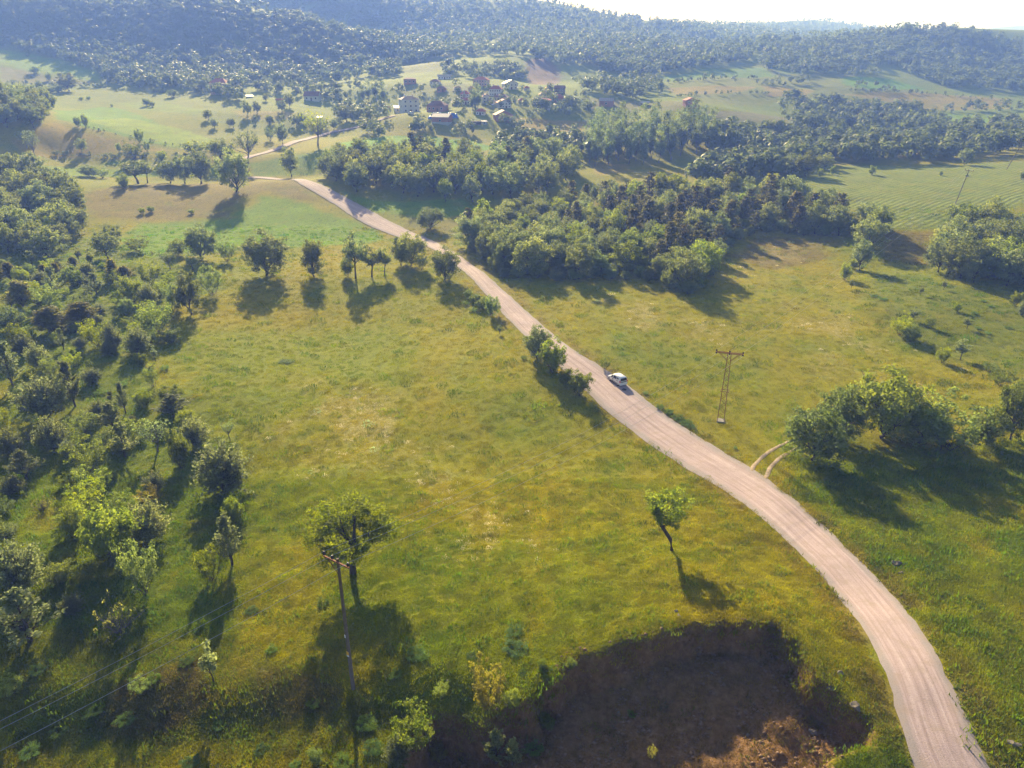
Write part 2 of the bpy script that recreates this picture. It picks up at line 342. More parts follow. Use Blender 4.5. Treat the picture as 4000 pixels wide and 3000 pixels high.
RC = np.concatenate([[(mid[0,0]+3.2, mid[0,1]-14.0), (mid[0,0]+1.4, mid[0,1]-6.0)], mid[:,:2], far[:,:2], [(far[2,0]-9,331), (far[2,0]-10,346), (far2[0,0]-3,far2[0,1]-12)], far2[:,:2]])
RW = np.concatenate([[wid[0], wid[0]], wid, [4.6]*3, [4.5]*3, [4.5]*len(far2)])
def resample(pts, w, step):
    pts = np.asarray(pts, float); s = np.concatenate([[0], np.cumsum(np.linalg.norm(np.diff(pts, axis=0), axis=1))]); n = int(s[-1]/step)
    t = np.linspace(0, s[-1], n); q = np.stack([np.interp(t, s, pts[:,0]), np.interp(t, s, pts[:,1])], 1); ww = np.interp(t, s, w)
    for _ in range(14):
        q[1:-1] = (q[:-2]+2*q[1:-1]+q[2:])/4; ww[1:-1] = (ww[:-2]+2*ww[1:-1]+ww[2:])/4
    return q, ww
RQ, RWW = resample(RC, RW, 1.2)
def ribbon(name, q, w, m, cross=12, lift=0.05, crown=0.06, ragged=0.25, seed=0):
    t = np.gradient(q, axis=0); t /= np.linalg.norm(t, axis=1)[:,None]; nrm = np.stack([t[:,1], -t[:,0]], 1)
    u = np.linspace(-1, 1, cross); V = []; A = []
    sarc = np.concatenate([[0], np.cumsum(np.linalg.norm(np.diff(q, axis=0), axis=1))])
    for side, k in enumerate(u):
        off = k*w/2
        if side in (0, cross-1): off = off + np.sign(k)*ragged*fbm(sarc/1.7, np.full(len(q), 5.0+side), 3, seed+3)
        xy = q + nrm*off[:,None]; z = gz(xy[:,0], xy[:,1]) + lift*(1+.012*xy[:,1]) + crown*(1-k*k)
        if side in (0, cross-1): z -= lift*1.2
        V.append(np.stack([xy[:,0], xy[:,1], z], 1)); A.append(np.stack([np.full(len(q), k), sarc], 1))
    n = len(q); V = np.concatenate(V); A = np.concatenate(A)
    i = np.arange(n-1); F = np.concatenate([np.stack([c*n+i, c*n+i+1, (c+1)*n+i+1, (c+1)*n+i], 1) for c in range(cross-1)])
    return link(name, mesh_np(name, V, F, [m], {'across': ('FLOAT', A[:,0]), 'along': ('FLOAT', A[:,1])}, smooth=True))
rd = np.full(len(fx), 1e9)
s = np.where(fy < 620)[0]; d, _ = seg_dist(fx[s], fy[s], RQ[::3], closed=False); rd[s] = d
verge = smooth(7.0, 3.6, rd)*smooth(-.4, .5, fbm(fx/2.5, fy/2.5, 3, 81)+.25)
gcol = gcol*(1-.55*verge[:,None]) + np.array((0.21,0.155,0.085))*.55*verge[:,None]
# ------------------------------------------------------------------ materials of the ground
gm, nt, b = mat('ground_material')
geo = node(nt, 'ShaderNodeNewGeometry'); pos = geo.outputs['Position']
at = node(nt, 'ShaderNodeAttribute', attribute_name='cover').outputs['Color']
af = node(nt, 'ShaderNodeAttribute', attribute_name='flower').outputs['Fac']; asl = node(nt, 'ShaderNodeAttribute', attribute_name='soil').outputs['Fac']
afu = node(nt, 'ShaderNodeAttribute', attribute_name='furrow').outputs['Fac']
mp = node(nt, 'ShaderNodeMapping'); nt.links.new(pos, mp.inputs[0]); mp.inputs['Scale'].default_value = (1, 0.45, 0); mp.inputs['Rotation'].default_value = (0, 0, R(-32))
n1 = noise(nt, 0.9, 6, 0.65, mp.outputs[0], 0.6); n2 = noise(nt, 0.16, 5, 0.6, pos, 0.4); n3 = noise(nt, 5.5, 4, 0.7, pos)
c = mixc(nt, at, (0.37,0.33,0.10), maprange(nt, n1, .55, .78, 0, .45))
c = mixc(nt, c, (0.030,0.050,0.010), maprange(nt, n1, .46, .28, 0, .6))
c = mixc(nt, c, (0.085,0.150,0.022), maprange(nt, n2, .54, .72, 0, .45))
c = mixc(nt, c, (0.24,0.205,0.035), maprange(nt, n2, .46, .30, 0, .4))
c = mixc(nt, c, (0.035,0.042,0.012), maprange(nt, n3, .50, .30, 0, .5))
fn = noise(nt, 3.2, 3, 0.6, pos, 0.8)
c = mixc(nt, c, (0.50,0.44,0.30), mth(nt, 'MULTIPLY', maprange(nt, fn, .50, .68), mth(nt, 'MULTIPLY', af, .6)))
sn = noise(nt, 2.2, 6, 0.7, pos); sc_ = ramp(nt, sn, [(.3, (0.090,0.053,0.029)), (.5, (0.20,0.122,0.068)), (.72, (0.29,0.20,0.122))])
c = mixc(nt, c, sc_, mth(nt, 'MULTIPLY', asl, .9))
wv = node(nt, 'ShaderNodeTexWave'); wmp = node(nt, 'ShaderNodeMapping'); nt.links.new(pos, wmp.inputs[0]); wmp.inputs['Rotation'].default_value = (0, 0, R(52))
nt.links.new(wmp.outputs[0], wv.inputs['Vector']); setin(wv, Scale=0.15, Distortion=6.0, Detail=4, Detail_Scale=0.35)
c = mixc(nt, c, (0.085,0.135,0.030), mth(nt, 'MULTIPLY', afu, mth(nt, 'MULTIPLY', maprange(nt, wv.outputs['Fac'], .55, .1, 0, .28), maprange(nt, n2, .3, .6))))
gs = node(nt, 'ShaderNodeHueSaturation'); nt.links.new(c, gs.inputs['Color']); gs.inputs['Saturation'].default_value = 1.18; nt.links.new(gs.outputs[0], b.inputs['Base Color']); b.inputs['Roughness'].default_value = 0.95; b.inputs['Specular IOR Level'].default_value = 0.1
hh = mth(nt, 'ADD', mth(nt, 'MULTIPLY', n1, 1.0), mth(nt, 'MULTIPLY', n3, .5)); hh = mth(nt, 'ADD', hh, mth(nt, 'MULTIPLY', mth(nt, 'MULTIPLY', wv.outputs['Fac'], afu), .5))
bump(nt, b, hh, 0.9, 0.35)
F = (np.arange(NR-1)[:,None]*NC + np.arange(NC-1)[None]).ravel(); F = np.stack([F, F+1, F+NC+1, F+NC], 1)
ground = link('ground', mesh_np('ground', np.stack([fx, fy, GZ.ravel()], 1), F, [gm], {'cover': ('FLOAT_COLOR', np.concatenate([gcol, np.ones((len(fx), 1))], 1)), 'flower': ('FLOAT', fl), 'soil': ('FLOAT', soil), 'furrow': ('FLOAT', furrow)}, smooth=True))
tag(ground, kind='structure')
rm, nt, b = mat('gravel_road_material')
ac = node(nt, 'ShaderNodeAttribute', attribute_name='across').outputs['Fac']; al = node(nt, 'ShaderNodeAttribute', attribute_name='along').outputs['Fac']
pos = node(nt, 'ShaderNodeNewGeometry').outputs['Position']
cmb = node(nt, 'ShaderNodeCombineXYZ'); nt.links.new(mth(nt, 'MULTIPLY', ac, 7.0), cmb.inputs[0]); nt.links.new(mth(nt, 'MULTIPLY', al, .07), cmb.inputs[1])
streak = noise(nt, 1.0, 5, 0.6, cmb.outputs[0], 0.3); g1 = noise(nt, 9.0, 5, 0.75, pos); g2 = noise(nt, 0.7, 4, 0.6, pos)
c = ramp(nt, streak, [(.30, (0.285,0.212,0.208)), (.5, (0.40,0.308,0.305)), (.7, (0.50,0.402,0.405))])
edge = maprange(nt, mth(nt, 'ADD', mth(nt, 'ABSOLUTE', ac, 0.0), mth(nt, 'MULTIPLY', g2, .3)), .78, 1.0)
c = mixc(nt, c, (0.29,0.255,0.25), mth(nt, 'MULTIPLY', edge, .9))
c = mixc(nt, c, (0.16,0.125,0.10), maprange(nt, g1, .48, .28, 0, .75)); c = mixc(nt, c, (0.68,0.60,0.53), maprange(nt, g1, .6, .78, 0, .5))
c = mixc(nt, c, (0.30,0.235,0.19), maprange(nt, g2, .52, .3, 0, .6))
nt.links.new(c, b.inputs['Base Color']); b.inputs['Roughness'].default_value = .95; bump(nt, b, g1, .8, .06)
tag(ribbon('gravel_road', RQ, RWW, rm), 'pale pinkish gravel road winding up the valley past the meadow', None, None, 'structure')
tm, nt, b = mat('dirt_rut_material'); pos = node(nt, 'ShaderNodeNewGeometry').outputs['Position']
c = ramp(nt, noise(nt, 2.5, 5, .7, pos), [(.3, (0.22,0.16,0.10)), (.7, (0.40,0.31,0.22))]); nt.links.new(c, b.inputs['Base Color'])
for pts in ([(2925,1860),(2945,1818),(2985,1778),(3030,1748),(3090,1722)], [(2990,1872),(3008,1826),(3040,1792),(3085,1765),(3130,1745)]):
    q, w = resample(wpoly(pts), [.55]*len(pts), .4); tag(ribbon('dirt_track_rut', q, w, tm, cross=5, lift=.05, crown=.0, ragged=.12, seed=9), kind='structure')
# ------------------------------------------------------------------ foliage materials
def leaf_mat(name, ca, cb, trans=0.42, rough=0.55):
    ca = [q*1.42 for q in ca]; cb = [q*1.42 for q in cb]; trans = min(.6, trans+.08)
    m, nt, b = mat(name); t = node(nt, 'ShaderNodeAttribute', attribute_name='tint').outputs['Fac']; oi = node(nt, 'ShaderNodeObjectInfo').outputs['Random']
    c = mixc(nt, ca, cb, t)
    hsv = node(nt, 'ShaderNodeHueSaturation'); nt.links.new(c, hsv.inputs['Color']); nt.links.new(maprange(nt, oi, 0, 1, .70, 1.30), hsv.inputs['Value'])
    frac = mth(nt, 'FRACT', mth(nt, 'MULTIPLY', oi, 7.31), 0.0)
    nt.links.new(maprange(nt, frac, 0, 1, .485, .515), hsv.inputs['Hue']); nt.links.new(maprange(nt, frac, 0, 1, 1.06, .86), hsv.inputs['Saturation'])
    nt.links.new(hsv.outputs[0], b.inputs['Base Color']); b.inputs['Roughness'].default_value = rough; b.inputs['Specular IOR Level'].default_value = .06
    tr = node(nt, 'ShaderNodeBsdfTranslucent'); pass
    g = node(nt, 'ShaderNodeHueSaturation'); nt.links.new(hsv.outputs[0], g.inputs['Color']); g.inputs['Value'].default_value = 1.9; g.inputs['Saturation'].default_value = 1.12
    nt.links.new(g.outputs[0], tr.inputs['Color'])
    mx = node(nt, 'ShaderNodeMixShader'); mx.inputs[0].default_value = trans
    nt.links.new(b.outputs[0], mx.inputs[1]); nt.links.new(tr.outputs[0], mx.inputs[2]); nt.links.new(mx.outputs[0], nt.nodes['Material Output'].inputs['Surface'])
    return m
L = {'oak': leaf_mat('oak_leaf', (0.070,0.095,0.025), (0.165,0.180,0.060)), 'lime': leaf_mat('lime_leaf', (0.078,0.112,0.014), (0.155,0.176,0.022), .5),
     'bush': leaf_mat('bush_leaf', (0.075,0.105,0.020), (0.160,0.185,0.040)), 'olive': leaf_mat('silver_leaf', (0.080,0.100,0.038), (0.150,0.168,0.072), .42),
     'pine': leaf_mat('pine_needle', (0.060,0.062,0.018), (0.120,0.112,0.036), .28), 'brown': leaf_mat('juniper_needle', (0.085,0.090,0.022), (0.165,0.155,0.042), .4),
     'poplar': leaf_mat('poplar_leaf', (0.065,0.095,0.032), (0.140,0.170,0.070), .4), 'autumn': leaf_mat('yellowing_leaf', (0.105,0.105,0.020), (0.19,0.170,0.030), .45),
     'grass': leaf_mat('grass_clump_blade', (0.055,0.10,0.018), (0.115,0.165,0.032), .5), 'bluegreen': leaf_mat('far_foliage', (0.085,0.110,0.036), (0.140,0.165,0.058), .27)}
BARK = simple('bark', (0.075,0.055,0.038), .9, 0, .3, 6); BARKG = simple('grey_bark', (0.16,0.14,0.12), .9, 0, .25, 6)
# ------------------------------------------------------------------ trees are grown at height 1 and scaled where they stand
def rv(r, n): v = r.normal(size=(n, 3)); return v/np.linalg.norm(v, axis=1)[:,None]
def leaves(r, pos, out, ls, rnd=.9, aspect=1.7):
    """one pointed four-sided leaf spray per position, facing roughly outwards"""
    n = len(pos); nn = out + rv(r, n)*rnd; nn /= np.linalg.norm(nn, axis=1)[:,None]+1e-9
    a = np.cross(nn, rv(r, n)); a /= np.linalg.norm(a, axis=1)[:,None]+1e-9; b = np.cross(nn, a)
    s = (ls*(.6+.8*r.random(n)))[:,None]
    V = np.stack([pos-a*s*aspect*.5, pos+b*s*.5+nn*s*.10, pos+a*s*aspect*.5, pos-b*s*.5+nn*s*.10], 1).reshape(-1, 3)
    return V, np.arange(n*4).reshape(n, 4)
def clumped(r, cent, rad, n, flat=.75, shell=.5):
    """positions spread through blobs"""
    k = r.integers(0, len(cent), n); d = rv(r, n); u = (shell + (1-shell)*r.random(n))*r.random(n)**.25
    p = cent[k] + d*(rad[k]*u)[:,None]*np.array((1, 1, flat)); return p, d, k
def limb(mb, r, p0, d, Ln, r0, segs=5, up=.12, wob=.16, r1=.25):
    pts = [np.array(p0)]; d = np.array(d)/np.linalg.norm(d)
    for i in range(segs):
        d = d + r.normal(size=3)*wob + np.array((0, 0, up)); d /= np.linalg.norm(d); pts.append(pts[-1]+d*Ln/segs)
    mb.tube([tuple(q) for q in pts], [r0*(1-(1-r1)*i/segs) for i in range(segs+1)], 5, cap=False); return pts
def grow(seed, kind):
    r = np.random.default_rng(seed); tk = MB(); cents = []; rads = []
    P_ = dict(trunk=.14, tr=.022, limbs=9, lim_len=.50, spread=.8, c=(0, 0, .53), rr=(.40, .40, .44), ncl=54, cr=.115, n=4800, ls=.028, flat=.75, up=.12, lean=.03)
    P_.update({'oak': {}, 'full': dict(trunk=.07, c=(0,0,.48), rr=(.41,.41,.48), ncl=90, cr=.12, n=8500, ls=.023, limbs=12, lim_len=.62), 'oak_fine': dict(n=7500, ls=.024, ncl=60), 'tall': dict(trunk=.42, c=(0,0,.70), rr=(.27,.27,.30), ncl=26, n=1900, limbs=8, lim_len=.30, tr=.016),
      'hero': dict(trunk=.34, c=(0,0,.68), rr=(.47,.44,.29), ncl=70, cr=.088, n=15000, ls=.0145, limbs=13, lim_len=.46, spread=1.25, tr=.026, up=.05),
      'bent': dict(trunk=.45, c=(.10,0,.73), rr=(.36,.34,.26), ncl=32, cr=.09, n=5600, ls=.018, limbs=9, lim_len=.36, spread=1.1, tr=.028, lean=.16),
      'bush': dict(trunk=.06, c=(0,0,.50), rr=(.40,.40,.46), ncl=48, cr=.125, n=6200, ls=.026, limbs=10, lim_len=.6, spread=.7, tr=.012, up=.2),
      'loose': dict(trunk=.08, c=(0,0,.55), rr=(.42,.42,.42), ncl=26, cr=.105, n=3000, ls=.027, limbs=14, lim_len=.7, spread=.8, tr=.010, up=.15),
      'sparse': dict(trunk=.25, c=(0,0,.64), rr=(.40,.40,.35), ncl=24, cr=.085, n=900, ls=.026, limbs=16, lim_len=.55, spread=1.0, tr=.022, up=.12),
      'sapling': dict(trunk=.35, c=(0,0,.62), rr=(.22,.22,.36), ncl=16, cr=.09, n=700, ls=.045, limbs=6, lim_len=.26, spread=.8, tr=.016),
      'poplar': dict(trunk=.18, c=(0,0,.57), rr=(.15,.15,.44), ncl=60, cr=.062, n=3400, ls=.017, limbs=16, lim_len=.20, spread=.6, tr=.012, flat=1.1, up=.3)}.get(kind, {}))
    V = F = None; attr = None
    if kind in ('pine', 'pine_open'):
        tk.tube([(0,0,-.02),(.005,.003,.3),(.0,.008,.7),(.004,0,1)], [.018,.014,.008,.002], 6); pos = []; out = []
        whorls = 13 if kind == 'pine' else 9
        for i in range(whorls):
            z = .22+.76*(i/whorls)+r.normal()*.012; Lr = (.31*(1-(z-.18)/.86)**.75+.035)*(1 if kind == 'pine' else 1.15)
            for k in range(r.integers(4, 7)):
                a = r.random()*6.283; l = Lr*(.6+.5*r.random()); d = np.array((math.cos(a), math.sin(a), .12+.25*r.random()))
                q = limb(tk, r, (0,0,z), d, l, .006, 3, .05, .08); q = np.array(q)
                for s in range(18 if kind == 'pine' else 22):
                    t = .25+.8*r.random(); pp = q[0]*(1-t)+q[-1]*t; pos.append(pp + r.normal(size=3)*np.array((.026,.026,.016))); out.append((d[0]*.4, d[1]*.4, .9))
        V, F = leaves(r, np.array(pos), np.array(out), .038, .75, 2.2)
    elif kind in ('shoots', 'juniper', 'spiky'):
        pos = []; out = []; ns = {'shoots': 190, 'juniper': 150, 'spiky': 60}[kind]
        for i in range(ns):
            a = r.random()*6.283
            if kind == 'shoots': el = r.uniform(-.05, 1.5); z0 = .03+.30*r.random(); l = .40+.22*r.random(); l *= (.75+.3*math.sin(max(el,0)))
            elif kind == 'juniper': el = r.uniform(.75, 1.45); z0 = .05+.72*r.random(); l = .30*(1.08-z0)+.06
            else: el = r.uniform(.1, 1.0); z0 = .12+.8*r.random(); l = .34*(1.12-z0)*(.6+.7*r.random())
            d = np.array((math.cos(a)*math.cos(el), math.sin(a)*math.cos(el), math.sin(el)))
            q = np.array(limb(tk, r, (r.normal()*.02, r.normal()*.02, z0), d, l, .006, 4, .10 if kind != 'spiky' else .22, .12))
            m = {'shoots': 36, 'juniper': 34, 'spiky': 50}[kind]
            t = (.30+.75*r.random(m))*4; j = np.clip(t.astype(int), 0, 3); f = (t-j)[:,None]
            pp = q[j]*(1-f)+q[j+1]*f; pos.append(pp + r.normal(size=(m, 3))*{'shoots': .018, 'juniper': .016, 'spiky': .014}[kind]); out.append(np.tile(d, (m, 1))*.3+rv(r, m)*.7)
        tk.tube([(0,0,-.03),(0,.01,.3),(.01,0,.75 if kind != 'shoots' else .35)], [.022,.016,.004], 5)
        V, F = leaves(r, np.concatenate(pos), np.concatenate(out), .024 if kind != 'spiky' else .020, .6, 1.9)
    elif kind == 'dead':
        for i in range(26):
            a = r.random()*6.283; d = np.array((math.cos(a)*.8, math.sin(a)*.8, .4+.6*r.random())); q = limb(tk, r, (r.normal()*.06, r.normal()*.06, 0), d, .55+.5*r.random(), .014, 5, -.02, .2, .15)
            for k in range(4): limb(tk, r, q[2+k % 3], d+r.normal(size=3)*.6, .28, .006, 3, 0, .25, .2)
            cents += [q[-1], q[3]]
        c = np.array(cents); p, o, _ = clumped(r, c, np.full(len(c), .10), 420); V, F = leaves(r, p, o, .035)
    elif kind == 'herb':
        pos = []; out = []
        for i in range(420):
            a = r.random()*6.283; rr = .5*r.random()**.6; h = (1-rr*1.5)*(.4+.6*r.random()); pos.append((rr*math.cos(a), rr*math.sin(a), max(.04, h)*.9)); out.append((math.cos(a)*.5, math.sin(a)*.5, .5))
        tk.tube([(0,0,-.1),(0,0,.5)], [.03,.01], 4); V, F = leaves(r, np.array(pos), np.array(out), .12, .8, 2.0)
    else:
        lean = np.array((P_['lean'], P_['lean']*.3, 0)); top = np.array((lean[0]*1.6, lean[1], P_['trunk']))
        stems = 1 if kind not in ('bush', 'loose') else 4
        C0 = np.array(P_['c']); RR = np.array(P_['rr'])
        tk.tube([(0,0,-.04), tuple(top*.4+np.array((-.4*lean[0], 0, 0))), tuple(top)], [P_['tr']*1.5, P_['tr']*1.1, P_['tr']*.9], 7, cap=False)
        if stems == 1: limb(tk, r, top, (C0[0]-top[0]+.02, .01, .5), (C0[2]+RR[2]*.5-top[2]), P_['tr']*.85, 5, .1, .12, .2)
        for i in range(P_['limbs']):
            a = 6.283*(i+.6*r.random())/P_['limbs']; s0 = top*(.55+.45*r.random()) + np.array((0, 0, (C0[2]-top[2])*.45*r.random())) if stems == 1 else np.array((r.normal()*.05, r.normal()*.05, 0))
            d = np.array((math.cos(a)*P_['spread'], math.sin(a)*P_['spread'], .75)); q = limb(tk, r, s0, d, P_['lim_len']*(.75+.4*r.random()), P_['tr']*.55, 5, P_['up'], .17, .25)
            cents += [q[-1], q[3], q[4]]
            for k in range(3):
                q2 = limb(tk, r, q[2+k], d+r.normal(size=3)*.8, P_['lim_len']*.45, P_['tr']*.22, 3, .08, .2, .3); cents.append(q2[-1])
        d = rv(r, P_['ncl']); rad_u = (.55+.5*r.random(P_['ncl']))[:,None]; cc = C0 + d*RR*rad_u; cc = cc[cc[:,2] > .1*RR[2]]
        # an uneven outline: the crown swells and shrinks with direction
        th = np.arctan2(cc[:,1]-C0[1], cc[:,0]-C0[0]); wob = 1+.16*np.sin(2*th+r.random()*6)+.12*np.sin(3*th+r.random()*6); cc[:,:2] = C0[:2]+(cc[:,:2]-C0[:2])*wob[:,None]
        ce = np.array(cents); q = (((ce-C0)/RR)**2).sum(1); ce = ce[q < 1.25]
        c = np.concatenate([cc, ce]) if len(ce) else cc
        c = c[np.random.default_rng(seed+5).permutation(len(c))]; rad = P_['cr']*(.65+.7*r.random(len(c)))
        p, o, k = clumped(r, c, rad, P_['n'], P_['flat']); keep = p[:,2] > .02; p, o, k = p[keep], o[keep], k[keep]
        oo = (p-C0)/RR; oo /= np.linalg.norm(oo, axis=1)[:,None]+1e-6
        V, F = leaves(r, p, o*.7+oo*.5, P_['ls'], .8); ct = r.random(len(c))
        attr = np.clip(np.repeat(ct[k]*.6+.4*r.random(len(p)), 4), 0, 1)
    if attr is None: attr = np.repeat(np.clip(.5+.28*r.normal(size=len(F)), 0, 1), 4)
    return tk, V, F, attr
PROTO = {}
def proto(key, kind, seed, bark=BARK):
    tk, V, F, a = grow(seed, kind)
    tm_ = tk.mesh('trunk', bark); cm = mesh_np('crown', V, F, [L['oak']], {'tint': ('FLOAT', a)})
    # one joined mesh for trees too small in the photograph to show trunk and crown apart
    tv = np.array(tk.v); both = bpy.data.meshes.new('tree'); nv = len(V)
    both.from_pydata(np.concatenate([V, tv]).tolist(), [], F.tolist()+[tuple(i+nv for i in f) for f in tk.f]); both.materials.append(L['oak']); both.materials.append(bark)
    both.polygons.foreach_set('material_index', [0]*len(F)+[1]*len(tk.f)); at_ = both.attributes.new('tint', 'FLOAT', 'POINT'); at_.data.foreach_set('value', np.concatenate([a, np.zeros(len(tv))]).astype(np.float32)); both.update()
    w = np.percentile(np.abs(V[:,:2]).max(1), 97)*2; h = V[:,2].max()
    PROTO.setdefault(key, []).append((tm_, cm, both, w, h))
for key, kind, n in (('oak','oak',4), ('oakf','oak_fine',2), ('full','full',3), ('tall','tall',2), ('hero','hero',1), ('bent','bent',1), ('bush','bush',3), ('loose','loose',3), ('sparse','sparse',2), ('sapling','sapling',2), ('poplar','poplar',2), ('pine','pine',2), ('pineo','pine_open',2), ('shoots','shoots',3), ('juniper','juniper',2), ('spiky','spiky',2), ('dead','dead',2), ('herb','herb',2)):
    for i in range(n): proto(key, kind, 100+i*13+len(PROTO)*7, BARKG if kind in ('poplar', 'dead', 'sparse') else BARK)
_pick = random.Random(3)
def plant(name, key, leaf, loc, h, w, label, cat, group=None, single=False, part=('trunk', 'crown'), rz=None, var=None):
    tm_, cm, both, pw, ph = PROTO[key][var if var is not None else _pick.randrange(len(PROTO[key]))]
    sc = (w/pw, w/pw, h/ph); rz = _pick.uniform(0, 6.28) if rz is None else rz
    def setm(o):
        o.material_slots[0].link = 'OBJECT'; o.material_slots[0].material = L[leaf]
    if single:
        o = link(name, both); o.location = loc; o.scale = sc; o.rotation_euler = (0, 0, rz); setm(o)
    else:
        o = empty(name, loc, rz); o.scale = sc
        link(part[0], tm_, o); c = link(part[1], cm, o); setm(c)
    return tag(o, label, cat, group)
def scatter(poly, spacing, seed, dmin=29):
    q = wpoly(poly, dmin=dmin); r = np.random.default_rng(seed); b0, b1 = q.min(0), q.max(0); out = []
    n = int((b1-b0).prod()/spacing**2*6); c = r.random((n, 2))*(b1-b0)+b0; _, ins = seg_dist(c[:,0], c[:,1], q); c = c[ins]
    cell = {}
    for x, y in c:
        k = (int(x//spacing), int(y//spacing))
        if any((x-u)**2+(y-v)**2 < spacing**2 for i in (-1,0,1) for j in (-1,0,1) for u, v in cell.get((k[0]+i, k[1]+j), ())): continue
        cell.setdefault(k, []).append((x, y)); out.append((x, y, gz(x, y)[0]))
    return out
# ------------------------------------------------------------------ plants read off the photograph: base point, width and height in photo pixels
def rows(ox, oy, s, items):
    return [(ox+s*i[0], oy+s*i[1], s*i[2], s*i[3]) + tuple(i[4:]) for i in items]
SPEC = {  # code: (object name, mesh, leaf, category, thicket label, part names)
 'oak': ('broadleaf_tree','oak','oak','tree','small olive-green broadleaf tree in the thicket left of the meadow',('trunk','crown')),
 'tal': ('broadleaf_tree','tall','oak','tree','slender bare-stemmed tree in the left thicket',('trunk','crown')),
 'thn': ('young_tree','sapling','olive','tree','thin pale sapling in the thicket left of the meadow',('trunk','crown')),
 'oli': ('silver_shrub','shoots','olive','shrub','grey-green shrub with upright shoots in the left thicket',('stem','foliage')),
 'spk': ('silver_shrub','spiky','olive','shrub','open silvery shrub with spiky branches in the left thicket',('stem','foliage')),
 'lim': ('leafy_shrub','bush','lime','shrub','bright yellow-green rounded shrub in the left thicket',('stem','foliage')),
 'bus': ('leafy_shrub','bush','bush','shrub','dense dark green shrub in the left thicket',('stem','foliage')),
 'loo': ('leafy_shrub','loose','bush','shrub','loose leafy green shrub in the left thicket',('stem','foliage')),
 'loy': ('leafy_shrub','loose','lime','shrub','loose yellow-green shrub in the left thicket',('stem','foliage')),
 'jun': ('juniper_shrub','juniper','brown','shrub','brownish upright juniper in the left thicket',('stem','foliage')),
 'ded': ('twiggy_shrub','dead','autumn','shrub','half-dead shrub with bare arching twigs in the left thicket',('branches','foliage')),
 'aut': ('leafy_shrub','loose','autumn','shrub','loose shrub with yellowing leaves in the left thicket',('stem','foliage')),
 'hrb': ('herb_clump','loose','grass','plant','low clump of green herbs in the grass',('stem','foliage')),
 'spa': ('broadleaf_tree','sparse','poplar','tree','thin-crowned tree with bare branches showing',('trunk','crown')),
}
def proj(p):
    d = depth_of(p); return 2000+FPX*p[0]/d, 1500+FPX*((CAM_H-p[2])*CP-p[1]*SP)/d
def thick(gl, p):
    px, py = proj(p); v = 'upper' if py < 1250 else 'middle' if py < 1700 else 'lower'; h = 'by the left photo edge' if px < 230 else 'at its centre' if px < 520 else 'on its meadow side'
    return gl.replace('in the thicket left of the meadow', 'in the left thicket').replace('left of the meadow', 'in the left thicket').replace('in the left thicket', 'in the '+v+' left thicket '+h)
A = rows(0, 900, .633, [(300,170,230,170,'oak'),(60,110,120,110,'oak'),(665,175,170,150,'oak'),(700,100,110,130,'oak'),(845,135,150,90,'loo'),(1090,160,130,100,'bus'),
 (1250,180,200,200,'oak','broadleaf tree with open crown, left of the round bushy tree by the green field'),(1400,195,110,140,'loo'),(1640,285,310,255,'oak','big round bushy tree casting a broad shadow at the top left of the meadow'),
 (1190,245,90,90,'tal'),(940,150,40,30,'ded'),(200,225,60,90,'thn'),(490,200,45,85,'thn'),(570,235,50,105,'thn'),(450,230,60,60,'jun'),(60,310,80,100,'jun'),
 (440,350,120,115,'lim','bright lime-green round shrub standing out in the upper left thicket'),(330,400,100,150,'spk'),(350,290,50,80,'jun'),(270,290,50,70,'jun'),(590,400,100,120,'spk'),(700,310,70,115,'jun'),(770,310,90,80,'jun'),(920,340,150,150,'loo'),
 (1050,240,120,110,'spa'),(810,450,140,150,'bus'),(910,460,120,130,'oli'),(1080,480,130,140,'bus'),(1180,520,170,240,'oak'),(1300,400,140,165,'loo'),(130,480,140,150,'jun'),(290,500,150,160,'loo'),(500,500,150,120,'loo'),(50,620,190,140,'bus'),
 (310,640,190,150,'jun'),(500,590,160,130,'jun'),(960,640,210,190,'loy'),(1050,700,140,90,'bus'),(590,720,170,160,'loy'),(700,740,120,170,'oli'),(850,770,160,160,'oli'),(110,730,140,135,'lim'),(390,740,60,120,'spk'),(70,980,150,250,'spk'),
 (230,850,120,150,'oli'),(450,850,110,110,'loy'),(310,900,130,120,'loo'),(960,810,50,90,'thn'),(270,1170,280,270,'oli','large upright grey-green shrub at the left edge with brown base'),(455,1095,130,250,'spk'),(770,1135,85,170,'spk'),(940,970,90,130,'loo'),
 (1050,1080,150,115,'bus'),(1060,1165,200,135,'spk'),(600,1160,120,110,'oli'),(690,1240,150,155,'spk'),(1150,1240,140,130,'bus'),(810,1290,180,110,'lim','vivid yellow shrub in the middle of the left thicket'),(760,1410,150,190,'spk'),(970,1370,220,190,'spa'),
 (500,1270,210,130,'loo'),(320,1370,180,200,'oli'),(60,1400,160,170,'oli'),(540,1500,260,220,'loo'),(1200,1360,200,190,'oli'),(1110,1480,140,220,'bus'),
 (1370,1640,340,310,'oli','large round grey-green shrub at the left edge of the meadow'),(150,1550,180,170,'spk'),(930,1570,210,100,'ded'),(560,1640,240,150,'loy'),(1420,1300,90,120,'spa'),(20,1250,120,140,'loy'),(180,1300,110,90,'ded'),
 (430,1420,90,120,'oli'),(650,1350,120,100,'loo'),(1020,860,60,50,'hrb'),(910,880,60,50,'hrb'),(760,960,60,60,'hrb'),(620,1010,80,50,'hrb'),(1760,815,90,34,'hrb','dark green tuft alone in the upper left meadow')])
